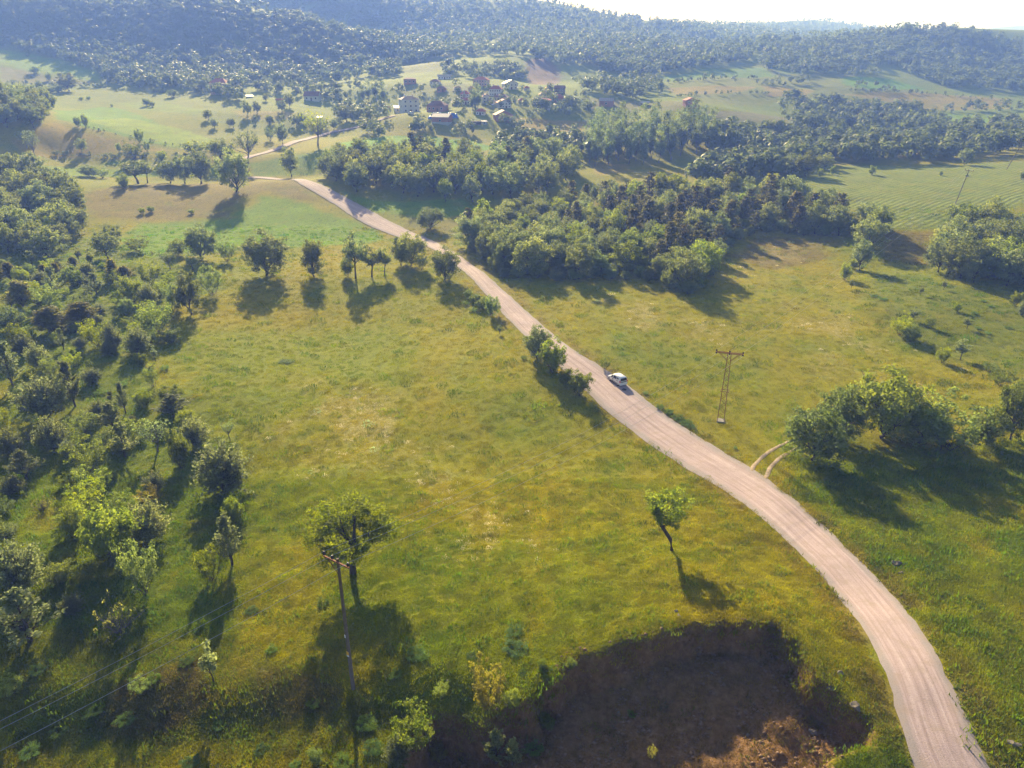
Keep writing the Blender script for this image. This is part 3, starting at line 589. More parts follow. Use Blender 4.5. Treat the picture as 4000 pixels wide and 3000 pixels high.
B = rows(0, 1900, .663, [(500,190,240,200,'loy'),(700,180,210,140,'loy'),(860,110,160,110,'aut'),(870,340,250,240,'oli','pale silver-grey shrub lit on top near the foot of the left thicket'),(640,450,330,310,'lim','broad yellow-green bush in front of the silver-grey shrub'),
 (430,310,160,190,'bus'),(1380,230,120,160,'lim','small bright green shrub below the large grey-green one'),(1360,480,170,260,'spk','slim silvery shrub with level branches beside the shaded grass'),(1240,570,170,190,'loy'),(840,650,220,290,'loo'),
 (110,660,280,310,'oli','grey-leaved small tree with dark trunk at the left edge'),(50,370,110,160,'tal'),(150,950,310,280,'spk','wide silvery shrub at the lower left edge'),(680,890,340,230,'ded','sprawling half-dead shrub with pale bare twigs and yellow leaves'),
 (1260,1160,130,210,'thn','pale silver-leaved sapling alone on the dark bank'),(240,150,140,110,'ded'),(1600,975,70,60,'hrb'),(740,1390,110,90,'hrb'),(900,1150,90,70,'hrb'),(220,1100,100,80,'hrb'),(560,1340,110,80,'hrb'),(1100,1050,90,70,'hrb'),(1850,1290,90,60,'hrb'),(1900,700,80,60,'hrb'),
 (350,1450,120,80,'hrb'),(1480,740,80,50,'hrb'),(820,1230,130,90,'loo'),(60,1250,150,110,'loo'),(1860,1640,90,80,'bus'),(1740,1650,70,60,'hrb'),(180,1580,120,80,'hrb'),(1120,1640,110,70,'hrb'),(1540,1560,90,60,'hrb'),(1290,1420,80,50,'hrb')])
Cc = rows(1300, 1900, .663, [(910,1340,230,240,'aut','yellow-green shrub overhanging the left rim of the earth cutting'),(500,1010,130,85,'hrb'),(1065,870,110,70,'hrb'),(1075,965,150,60,'hrb'),(1235,1075,55,50,'lim','small bright shrub on the corner of the cutting rim'),
 (1285,1080,25,25,'hrb'),(470,1620,280,250,'loy'),(380,1680,160,150,'oli'),(960,1700,150,170,'spk','silvery shrub on the cutting floor at the bottom edge'),(1060,1700,110,130,'spk'),(640,1260,90,90,'loo'),(370,1120,80,55,'hrb'),(1880,1620,60,75,'aut'),
 (620,1640,120,110,'aut'),(240,1560,120,80,'hrb'),(820,1010,80,45,'hrb'),(1120,1110,60,40,'hrb'),(1060,1360,110,90,'bus'),(1260,1430,110,70,'bus'),(200,1420,120,90,'hrb'),(60,1640,120,80,'hrb'),(1400,1110,70,60,'bus'),(1180,1560,120,60,'hrb'),(1760,1350,60,40,'hrb')])
Dd = rows(1300, 900, .633, [(1265,800,180,195,'oak','round dark green tree nearest the road of the roadside pair'),(1355,885,180,195,'lim','bright green young tree at the road edge, in front of the round dark one'),(1440,975,95,115,'bus','narrow dark shrub between the bright young tree and the roadside bush'),
 (1525,1030,150,150,'bus','round green bush at the road edge opposite the white car'),(985,530,95,115,'bus','dark oval bush ending the low roadside hedge'),(1180,795,45,40,'hrb'),(1680,860,70,80,'loo','small dark shrub on the verge just beyond the white car'),
 (840,420,60,50,'bus'),(880,450,70,55,'bus'),(920,490,80,60,'bus'),(870,500,60,40,'hrb'),(820,460,50,50,'hrb'),(945,470,60,60,'bus'),(1030,640,30,50,'thn'),
 (2020,1100,60,50,'hrb'),(2070,1130,60,50,'hrb'),(2130,1165,80,55,'hrb'),(2190,1190,60,40,'hrb'),(1930,1010,40,30,'hrb'),(2170,1200,60,40,'hrb'),
 (140,300,160,245,'tal','tall bare-stemmed tree in the row at the head of the meadow'),(90,290,85,125,'bus'),(240,290,140,170,'tal'),(320,280,100,155,'tal'),(420,215,125,160,'oak'),(480,225,180,190,'oak','flat-topped tree beside the road at the head of the meadow'),(545,245,95,110,'loo'),
 (690,310,200,190,'oak','open round tree at the road edge, right end of the tree row'),(600,-5,160,125,'oak','lone round dark tree right of the road below the far wood'),(-115,290,150,215,'oak','straight-trunked tree standing apart at the left end of the row')])
E = rows(0, 0, .633, [(1240,1135,180,190,'oak'),(1455,1190,200,235,'oak','large round tree hanging over the knoll beside the road crest'),(1140,1135,120,150,'oak'),(1050,1130,150,120,'oak'),(850,1135,190,125,'tal'),(910,1130,100,115,'tal'),(760,1165,80,85,'bus'),(545,1090,120,65,'bus'),(630,1100,80,60,'loo'),
 (1800,1090,115,155,'oak','single tree standing beside the road where it passes over the crest'),(1530,1005,160,160,'spa','pale almost leafless tree left of the far road'),(1370,985,160,115,'oak','low round dark-trunked tree left of the leafless tree'),(1210,960,160,75,'bus'),(820,990,120,115,'loo'),(1000,1000,70,60,'bus'),
 (505,940,65,75,'oak'),(215,975,90,140,'spa'),(165,915,85,90,'spa'),(860,880,55,75,'bus'),(905,935,45,55,'bus'),(735,940,35,50,'bus'),(480,785,45,55,'bus'),(528,790,45,75,'bus'),
 (1745,890,85,115,'oak','dark round tree below the far road'),(1665,870,60,70,'loo'),(1285,740,62,52,'oak'),(1325,790,52,50,'oak'),(1418,785,40,45,'oak'),(1440,785,35,45,'oak'),(1830,780,60,62,'oak'),(1860,760,50,55,'oak'),(1665,770,50,50,'oak'),(1525,715,62,80,'oak'),(1585,700,55,62,'oak'),
 (1960,900,180,175,'poplar','pale feathery tree beside the far road with yellowish leaves'),(425,565,125,95,'oak','spreading tree with bare trunk on the tan hill field'),(250,570,50,60,'oak'),(300,580,80,40,'bus'),(360,575,60,40,'bus'),(860,545,60,50,'oak'),(960,570,40,20,'bus'),(1000,572,40,20,'bus'),(170,348,20,15,'bus'),(215,455,70,40,'bus'),(300,500,40,45,'bus'),
 (905,655,60,40,'bus'),(940,660,30,30,'bus'),(1060,600,60,40,'bus'),(2140,750,120,90,'oak'),(2060,800,60,60,'oak'),(500,620,30,20,'bus'),(545,615,30,18,'bus'),(690,660,20,15,'bus'),(1785,665,60,80,'oak'),(1740,690,60,60,'oak'),(1640,625,40,40,'oak'),(1590,560,40,50,'oak'),(875,1320,40,35,'bus'),(930,1310,50,35,'bus'),(1180,1320,40,25,'bus')])
G = rows(2600, 0, .633, [(865,1090,150,135,'oak'),(780,1080,120,110,'oak'),(980,1045,110,90,'oak','spreading dark tree alone at the far left corner of the striped field'),(955,1090,40,45,'bus'),(1030,1080,30,50,'bus'),(1275,1080,45,50,'bus'),(1700,1085,25,28,'bus'),(1860,1090,25,14,'bus'),(1845,1020,95,90,'oak'),(2200,1110,30,50,'bus')])
K = rows(2600, 900, .633, [(1240,125,210,190,'oak','pale green tree on the near end of the field hedge, upper of the leaning pair'),(1200,250,130,170,'oak','lower tree of the hedge end, in front of the pale green one'),(1110,310,80,100,'bus'),(1145,360,35,50,'thn'),(1160,240,60,60,'bus'),
 (1455,655,130,140,'loy','yellow-green shrub on the right slope, taller of the close pair'),(1520,690,110,95,'bus','dark round shrub beside the taller yellow-green one on the right slope'),(1525,560,60,80,'thn'),(1630,605,60,80,'loo'),(1800,505,50,55,'lim'),(1710,820,75,95,'lim','upright bright shrub alone on the right slope'),
 (1860,610,60,70,'thn'),(1905,520,40,40,'hrb'),(1740,290,35,55,'thn'),(1715,370,35,60,'thn'),(2160,470,70,85,'lim'),(2200,530,60,90,'oli'),(1570,405,35,60,'thn'),(1820,800,90,120,'thn'),(1990,640,40,35,'hrb'),(1960,440,40,25,'hrb'),(2010,475,40,25,'hrb'),(2115,605,50,25,'hrb'),(1930,610,40,30,'hrb'),(1340,430,60,30,'hrb'),(1290,410,60,30,'hrb'),
 (2010,300,110,105,'lim'),(430,1350,25,45,'hrb'),(90,1175,70,35,'hrb'),(20,1130,60,40,'hrb'),(160,1220,60,40,'hrb'),(1250,1440,100,0,'x'),
 (905,1430,350,330,'oak','round leafy tree at the start of the rutted track'),(1070,1290,270,300,'oak','dark green tree behind the round one by the rutted track'),(1330,1290,400,390,'oak','tallest brownish-green tree of the clump right of the track'),(1560,1320,260,250,'oak'),(1780,1370,430,300,'loo','wide bright-leaved spreading tree at the middle of the right clump'),
 (1990,1330,200,220,'oak'),(2130,1300,200,380,'oak','tree with bare dark trunk at the right edge of the photo'),(2080,970,170,140,'loo'),(2010,880,90,60,'loo'),(2190,1060,90,160,'oak'),(1680,1300,180,160,'bus'),(1440,1260,200,140,'bus')])
ALL = A+B+Cc+Dd+E+G+K
ALL = [i for i in ALL if i[4] != 'x']
pos_ = hit([i[0] for i in ALL], [min(i[1], 2996) for i in ALL])
ONCE = {}
for it, p in zip(ALL, pos_):
    if np.isnan(p[0]): continue
    px, py, w, h, code = it[:5]; lab = it[5] if len(it) > 5 else None
    if code == 'poplar': name, key, leaf, cat, gl, part = 'pale_tree', 'sparse', 'lime', 'tree', '', ('trunk', 'crown')
    else: name, key, leaf, cat, gl, part = SPEC[code]
    if key == 'oak' and w > 90 and (px > 3000 or lab): key = 'full'
    dp = depth_of(p); c = math.cos(math.atan2(CAM_H-p[2], p[1]))
    W = w/FPX*dp; Hh = h/FPX*dp                                   # metres: width as seen; height corrected for looking down on it
    el = math.atan2(CAM_H-p[2], p[1]); Hh = max(.45*Hh, (Hh - .22*W*math.sin(el))/math.cos(el)) if code not in ('hrb',) else max(.35, .6*Hh)
    p = Vector(p) + Vector((0, (.15 if cat == 'shrub' else .04)*W, 0)); p.z = gz(p.x, p.y)[0]-.05
    small = max(w, h) < 55; grp = None
    if lab is None:
        zone = 'left' if (px < 900 and py > 860) or (px < 1240 and py > 1900) else ('rim' if py > 2350 else ('road' if 1750 < px < 2800 else ('far' if py < 860 else ('right' if px > 2700 else 'head'))))
        if code == 'hrb': lab, grp = {'left': 'low clump of green herbs in the grass below the left thicket', 'rim': 'low green clump on the grassy bank around the earth cutting', 'road': 'low grey-green clump on the verge of the gravel road'}.get(zone, 'low green tuft on the open slope right of the meadow'), 'herb clumps '+zone
        elif zone == 'left': lab = thick(gl, p); grp = lab
        elif zone == 'far': fld = 'hedge below the road crest' if 600 < py and 480 < px < 1000 else 'tan hill fields at upper left' if py < 420 and px < 900 else 'valley fields left of the far road' if px < 1300 else 'fields below the village' if px < 2500 else 'striped field at right' if py > 630 else 'far right fields'; lab = {'tree': 'small tree', 'shrub': 'small dark bush'}[cat]+' in the '+fld; grp = 'scattered '+lab
        elif zone == 'rim': lab, grp = {'lim': 'bright', 'bus': 'dark green', 'loo': 'leafy', 'loy': 'yellow-green leafy', 'oli': 'grey-green', 'spk': 'silvery', 'aut': 'yellowing'}.get(code, 'green')+' shrub on the broken ground around the earth cutting', 'shrubs around the cutting '+code
        elif zone == 'road': lab, grp = {'tree': 'small pale sapling on the grassy verge left of the road', 'shrub': 'low dark bush in the short hedge left of the road'}[cat], 'roadside '+cat+'s'
        elif zone == 'right': tone = {'bus': 'dark', 'loo': 'leafy', 'lim': 'bright green', 'oli': 'grey-green', 'loy': 'yellow-green'}.get(code, 'green'); lab = {'tree': ('thin pale sapling on the slope right of the meadow' if code == 'thn' else 'leafy tree in the shady clump at the right edge'), 'shrub': 'small '+tone+' shrub '+('on the slope' if px > 3400 and py < 1500 else 'by the hedge end' if py < 1200 else 'among the trees of the clump')+' right of the meadow'}[cat]; grp = 'right side '+lab
        else: lab, grp = {'tree': 'slim tree in the row at the head of the meadow', 'shrub': 'leafy shrub between the trees at the head of the meadow'}[cat], 'head of the meadow '+cat+'s'
    if code != 'hrb': Hh *= 1.2; W *= .95
    if px > 3000 and py > 1600 and cat == 'tree': Hh *= 1.0; W *= 1.15; leaf = 'bush'
    plant(name, key, leaf, p, Hh, W, lab, cat, grp, single=small, part=part)
# smaller shrubs that fill the thicket between the ones listed above
fr = random.Random(5); seen_ = [(q[0], q[1]) for q in pos_ if not np.isnan(q[0])]
for i, (x, y, z) in enumerate(scatter([(0,1060),(300,1040),(560,1060),(760,1150),(640,1240),(600,1350),(560,1440),(520,1560),(640,1600),(760,1750),(800,1900),(600,2000),(560,2200),(420,2400),(120,2500),(0,2500)], 5.0, 41)):
    if min((x-u)**2+(y-v)**2 for u, v in seen_) < 3.2: continue
    code = fr.choice(('loo','loo','oli','bus','spk','loy','loy','oli','lim','bus')); name, key, leaf, cat, gl, part = SPEC[code]; s_ = fr.uniform(1.5, 3.3)*(1.25 if y > 110 else 1)
    plant(name, key, leaf, (x, y, z-.05), s_, s_*fr.uniform(.8, 1.15), thick(gl, (x, y, z)), cat, thick(gl, (x, y, z)), part=part)
# the two single trees of the meadow
p = H1(1378, 2240); plant('broadleaf_tree', 'hero', 'lime', p, 9.2, 9.2, 'bright green tree with dark trunk behind the wooden power pole', 'tree', part=('trunk','crown'), rz=.4)
p = H1(2626, 2150); plant('broadleaf_tree', 'bent', 'lime', p, 7.6, 5.9, 'small bent tree alone in the meadow above the earth cutting', 'tree', part=('trunk','crown'), rz=2.6)
# ------------------------------------------------------------------ woods: single trees where they can be told apart
rr = random.Random(11)
WOODS = [
 ([(1800,945),(1850,1010),(1960,1075),(2200,1095),(2500,1085),(2680,1150),(2780,1060),(2830,960),(2980,900),(3250,915),(3400,945),(3440,905),(3310,850),(3120,800),(2900,770),(2650,760),(2350,780),(2100,830),(1900,880)], 5.6, 21, 'main', (7,11)),
 ([(1270,700),(1350,745),(1560,760),(1760,800),(2100,780),(2180,740),(2270,680),(2200,640),(1900,640),(1600,625),(1300,630)], 8.0, 22, 'second', (9,14)),
 ([(3640,1050),(3700,1100),(3900,1130),(4080,1200),(4080,930),(3900,890),(3740,930)], 5.0, 23, 'right', (8,12)),
 ([(-60,980),(160,1000),(330,960),(310,800),(200,720),(60,690),(-60,690)], 6.6, 24, 'leftwood', (8,13)),
 ([(-40,500),(120,515),(195,470),(190,420),(60,400),(-40,400)], 6.5, 25, 'clump', (10,13)),
]
def sector(x, y, z, pts):
    a = [2000+FPX*q[0]/depth_of(q) for q in pts]; b = 2000+FPX*x/depth_of((x, y, z)); f = sum(v < b for v in a)/len(a)
    col_ = sorted(q[1] for q, v in zip(pts, a) if abs(v-b) < 160); g = sum(v < y for v in col_)/max(1, len(col_))
    return ('front' if g < .3 else 'middle' if g < .7 else 'back')+' '+('left' if f < .25 else 'centre-left' if f < .5 else 'centre-right' if f < .75 else 'right')
for poly, sp, seed, wn_, hr in WOODS:
    pts_ = scatter(poly, sp, seed)
    for i, (x, y, z) in enumerate(pts_):
        h = rr.uniform(*hr); w = h*rr.uniform(.62, .92); pine = 0
        if wn_ == 'main':
            c = math.hypot((x-62)/55, (y-235)/45); pine = rr.random() < (.55 if c < .75 else (.28 if c < 1 else .06))
        elif wn_ == 'second': pine = rr.random() < .06
        elif wn_ == 'right': pine = rr.random() < .1
        where = {'main': 'in the dense wood beside the road', 'second': 'in the wood belt past the road bend', 'right': 'in the dark wood at the right edge', 'leftwood': 'in the wood at the left photo edge', 'clump': 'in the far left clump'}[wn_]
        where = 'at the '+sector(x, y, z, pts_)+' of '+where[3:]; lf = rr.choice(('oak','oak','oak','bush','oak','lime')) if rr.random() < .5 else 'oak'
        if pine: plant('pine_tree', rr.choice(('pine','pineo')), 'pine', (x, y, z-.1), h*1.12, h*.55, 'dark pine '+where, 'tree', 'pines '+where, single=y > 330)
        else: plant('broadleaf_tree', rr.choice(('full','oak','full','oakf')) if y < 260 else 'oak', lf, (x, y, z-.1), h, w, {'oak': 'olive', 'bush': 'dark green', 'lime': 'bright green'}[lf]+' broadleaf tree '+where, 'tree', lf+' broadleaf trees '+where, single=y > 330)
# undergrowth along the front edge of the main wood closes the gaps between trunks
for i, (x, y, z) in enumerate(scatter([(1850,980),(1960,1080),(2200,1100),(2500,1090),(2690,1155),(2780,1070),(2840,965),(2980,905),(3250,920),(3400,945),(3300,895),(2960,880),(2780,930),(2720,1060),(2560,1050),(2200,1060),(1980,1040),(1900,960)], 3.4, 31)):
    plant('leafy_shrub', 'bush', rr.choice(('bush','oak','oak')), (x, y, z-.1), rr.uniform(2.5, 5), rr.uniform(3, 5), 'dark leafy shrub under the '+('left end' if x < 12 else 'middle' if x < 48 else 'right front' if x < 75 else 'right arm')+' of the dense wood edge', 'shrub', 'shrubs along the wood edge '+('at the left end' if x < 12 else 'in the middle' if x < 48 else 'at the right front' if x < 75 else 'on the right arm'), part=('stem','foliage'))
for i, (x, y, z) in enumerate(scatter([(2290,655),(2420,640),(2560,640),(2740,610),(2790,580),(2740,545),(2500,545),(2330,570)], 6.6, 32)):
    h = rr.uniform(15, 23); plant('poplar_tree', 'poplar', 'poplar', (x, y, z-.1), h, h*rr.uniform(.26,.36), ('very tall' if h > 20 else 'tall' if h > 17.5 else 'lower')+' pale poplar in the '+('left' if x < 72 else 'middle' if x < 100 else 'right')+' part of the grove right of the village', 'tree', 'poplars of the valley grove '+('very tall' if h > 20 else 'tall' if h > 17.5 else 'lower')+(' left' if x < 72 else ' middle' if x < 100 else ' right'), single=False)
for px, py, h in ((1440,395,15),(1470,392,17),(1495,398,14),(1420,398,12),(1858,430,17),(1866,425,15),(1848,432,13)):
    p = H1(px, py); plant('poplar_tree', 'poplar', 'poplar', p, h, h*.36, 'pale poplar '+('at the left end of the village' if px < 1600 else 'in the middle of the village beside the mosque'), 'tree', 'poplars '+('left of the village' if px < 1600 else 'by the mosque'), single=True)
for px, py, h in ((1612,625,13),(1650,628,12),(1745,640,12),(1640,640,10),(2060,640,13),(1690,632,9)):
    p = H1(px, py); plant('pine_tree', 'pine', 'pine', p, h, h*.5, 'dark conical pine standing above the back of the second wood', 'tree', 'pines behind the second wood', single=True)
# ------------------------------------------------------------------ far woods that read as one mass
def lowpoly(r, n, w, h, ls):
    C0 = np.array((0, 0, .58)); k = 7; cc = C0+rv(r, k)*np.array((.27, .27, .22)); i = r.integers(0, k, n); d = rv(r, n); p = cc[i]+d*np.array((.22, .22, .20))*(.6+.4*r.random((n, 1))); p[:,2] = np.maximum(p[:,2], .04)
    o = d*.8; o[:,2] += .55; V, F = leaves(r, p*np.array((w, w, h)), o, ls, .35, 1.4); return V, F
def far_wood(name, polys, leaf, label):
    VV, FF, TT = [], [], []; off = 0; r = np.random.default_rng(77)
    for poly, area, hr, nl in polys:
        q = np.array(poly, float); b0, b1 = q.min(0), q.max(0); n = int((b1-b0).prod()/area); c = r.random((n, 2))*(b1-b0)+b0; _, ins = seg_dist(c[:,0], c[:,1], q); c = c[ins]
        gapn = fbm(c[:,0]/60, c[:,1]/30, 3, 5); hts = hit(c[:,0], c[:,1])
        for p, g in zip(hts, gapn):
            if np.isnan(p[0]) or g < -.42: continue
            h = r.uniform(hr[0]*.75, hr[1]*1.12); V, F = lowpoly(r, nl, h*r.uniform(.7, 1.1), h, h*(.115 if nl > 70 else .14 if nl > 40 else .19)); t = np.clip(.5+.55*vnoise(p[0]/70, p[1]/70, 3)-.28+.35*(r.random()-.5), 0, 1)
            VV.append(V+np.array((p[0], p[1], p[2]-.3))); FF.append(F+off); off += len(V); TT.append(np.clip(np.repeat(t*.7+.3*r.random(len(F)), 4), 0, 1))
    o = link(name, mesh_np(name, np.concatenate(VV), np.concatenate(FF), [L[leaf]], {'tint': ('FLOAT', np.concatenate(TT))})); return tag(o, label, None, None, 'stuff')
far_wood('hillside_forest', [
 ([(-30,-20),(900,-20),(1200,80),(1400,160),(1570,255),(1570,300),(1300,330),(1000,330),(900,350),(420,330),(380,290),(150,215),(-30,190)], 140, (7,11), 120),
 ([(880,-20),(2100,0),(2400,60),(2700,105),(2600,200),(2350,250),(2200,260),(2000,215),(1750,225),(1580,262),(1400,165),(1200,85)], 85, (8,12), 48),
 ([(2440,60),(2700,105),(2900,165),(3000,235),(2800,255),(2560,300),(2400,290),(2200,240),(2300,180)], 110, (8,12), 60),
 ([(2900,165),(3300,140),(3750,118),(4030,190),(4030,370),(3700,345),(3480,265),(3300,285),(3120,300),(2960,270),(2980,225)], 120, (8,11), 90),
 ([(2580,100),(3000,92),(3200,80),(3330,85),(3600,140),(3350,165),(2950,180),(2700,150)], 34, (10,15), 14)], 'bluegreen', 'hazy blue-green forest covering the hills beyond the village')
far_wood('valley_woodland', [
 ([(2740,600),(2900,610),(3080,640),(3250,640),(3600,640),(3800,625),(4030,600),(4030,500),(3700,520),(3400,560),(3100,540),(2900,525),(2780,540)], 260, (8,12), 130),
 ([(2780,660),(3100,640),(3250,640),(3150,650),(3090,690),(2980,710),(2860,730),(2700,740)], 300, (9,12), 150),
 ([(3050,400),(3250,420),(3500,440),(3640,470),(3720,500),(3500,540),(3150,530),(3060,470)], 200, (8,12), 100),
 ([(2000,560),(2300,560),(2320,640),(2000,640),(1900,600)], 330, (7,11), 130),
 ([(1900,470),(2120,500),(2280,510),(2260,560),(2050,560)], 500, (4,8), 90),
 ([(2060,400),(2280,400),(2330,455),(2080,470)], 330, (5,9), 90),
 ([(2250,330),(2560,320),(2590,380),(2500,395),(2280,375)], 200, (7,11), 80),
 ([(1730,270),(2030,270),(2070,320),(1740,300)], 110, (7,10), 60),
 ([(420,330),(640,300),(850,300),(960,350),(940,400),(760,370),(640,360)], 150, (7,11), 90),
 ([(860,300),(1250,310),(1340,350),(1300,400),(1000,360)], 260, (5,9), 70),
 ([(1310,430),(1500,430),(1520,470),(1400,480),(1320,470)], 160, (6,9), 100),
 ([(1250,350),(1560,330),(1580,380),(1300,410)], 600, (5,8), 70),
 ([(1600,350),(2100,340),(2250,380),(2200,440),(1640,430)], 700, (4,8), 80),
 ([(2600,300),(3000,330),(3100,360),(2900,340)], 800, (4,7), 70),
 ([(2950,325),(3160,315),(3220,330),(3000,345)], 260, (5,8), 70),([(3330,325),(3500,350),(3480,360),(3300,338)], 200, (4,6), 60),([(3250,290),(3450,280),(3440,300),(3280,305)], 200, (5,8), 60),
 ([(10,325),(200,330),(420,338),(420,346),(200,340),(10,336)], 60, (2,4), 50),([(2560,326),(2780,308),(2960,304),(2960,309),(2780,314),(2560,332)], 45, (2,4), 40),([(2620,375),(2900,362),(3000,366),(3000,371),(2900,367),(2620,381)], 45, (2,4), 40),([(200,600),(420,612),(760,610),(760,617),(420,620),(200,607)], 60, (1.5,3), 60),([(330,492),(560,545),(860,592),(860,597),(560,551),(330,498)], 120, (1,2), 40),([(3300,352),(3600,362),(3950,395),(3950,400),(3600,368),(3300,358)], 60, (2,4), 40),([(1000,470),(1200,480),(1300,500),(1290,520),(1180,500),(1000,485)], 250, (3,6), 70),([(3650,430),(4000,420),(4000,440),(3700,450)], 300, (5,9), 70),([(1780,490),(1860,500),(1850,540),(1760,540)], 300, (5,8), 80),([(1600,480),(1680,490),(1690,520),(1610,525)], 240, (5,8), 90),([(1410,515),(1480,510),(1500,545),(1420,540)], 240, (6,9), 90)], 'bluegreen', 'band of mixed woodland filling the valley floor beyond the striped field')
# ------------------------------------------------------------------ materials of built things
def brick_mat(name, c1, c2, mortar):
    m, nt, b = mat(name); tc = node(nt, 'ShaderNodeTexCoord'); mp = node(nt, 'ShaderNodeMapping'); nt.links.new(tc.outputs['Object'], mp.inputs[0]); mp.inputs['Rotation'].default_value = (R(90), 0, 0)
    bt = node(nt, 'ShaderNodeTexBrick'); nt.links.new(mp.outputs[0], bt.inputs['Vector']); setin(bt, Scale=2.2)
    for k, v in (('Color1', c1), ('Color2', c2), ('Mortar', mortar)): bt.inputs[k].default_value = (*v, 1)
    c = mixc(nt, bt.outputs['Color'], (0.12,0.08,0.06), maprange(nt, noise(nt, .6, 4, .6, tc.outputs['Object']), .55, .8, 0, .5)); nt.links.new(c, b.inputs['Base Color']); return m
M = {'white': simple('white_render', (0.64,0.60,0.55), .8, 0, .06, .8), 'cream': simple('cream_render', (0.62,0.55,0.44), .8, 0, .08, .8), 'pink': simple('pink_render', (0.50,0.30,0.26), .8, 0, .08, .8),
     'grey': simple('grey_render', (0.42,0.41,0.40), .85, 0, .1, .8), 'brick': brick_mat('hollow_brick', (0.40,0.155,0.095), (0.34,0.125,0.08), (0.36,0.27,0.22)), 'timber': simple('dark_timber', (0.09,0.062,0.045), .9, 0, .2, 2),
     'redroof': simple('red_roof_tile', (0.42,0.11,0.055), .8, 0, .2, 1.5), 'brownroof': simple('brown_roof_tile', (0.22,0.10,0.07), .85, 0, .2, 1.5), 'tanroof': simple('weathered_tan_roof', (0.42,0.27,0.17), .8, 0, .2, 1.2),
     'greyroof': simple('grey_sheet_roof', (0.30,0.29,0.29), .55, .3, .15, 1.0), 'paleroof': simple('pale_sheet_roof', (0.40,0.37,0.33), .6, .2, .1, 1.0), 'glass': simple('dark_window_glass', (0.025,0.03,0.035), .12, 0, .1, 1, .6),
     'frame': simple('white_window_frame', (0.68,0.66,0.62), .6), 'door': simple('brown_door', (0.14,0.075,0.045), .7), 'tank': simple('white_metal_tank', (0.75,0.75,0.75), .3, .2), 'tarp': simple('blue_tarpaulin', (0.02,0.13,0.55), .45, 0, .2, 1.0),
     'concrete': simple('concrete', (0.28,0.25,0.21), .9, 0, .15, 2), 'rust': simple('rusty_steel', (0.20,0.082,0.040), .75, .3, .25, 8), 'wood': simple('weathered_wood_pole', (0.16,0.125,0.095), .9, 0, .25, 5), 'porc': simple('brown_porcelain', (0.045,0.028,0.030), .25, 0, .2, 4, .6),
     'wire': simple('aluminium_wire', (0.42,0.40,0.37), .5, .4), 'yellow': simple('yellow_plate', (0.75,0.42,0.03), .6), 'sign': simple('white_plate', (0.72,0.72,0.70), .6), 'stone': simple('pale_limestone', (0.17,0.145,0.115), .9, 0, .3, 4)}
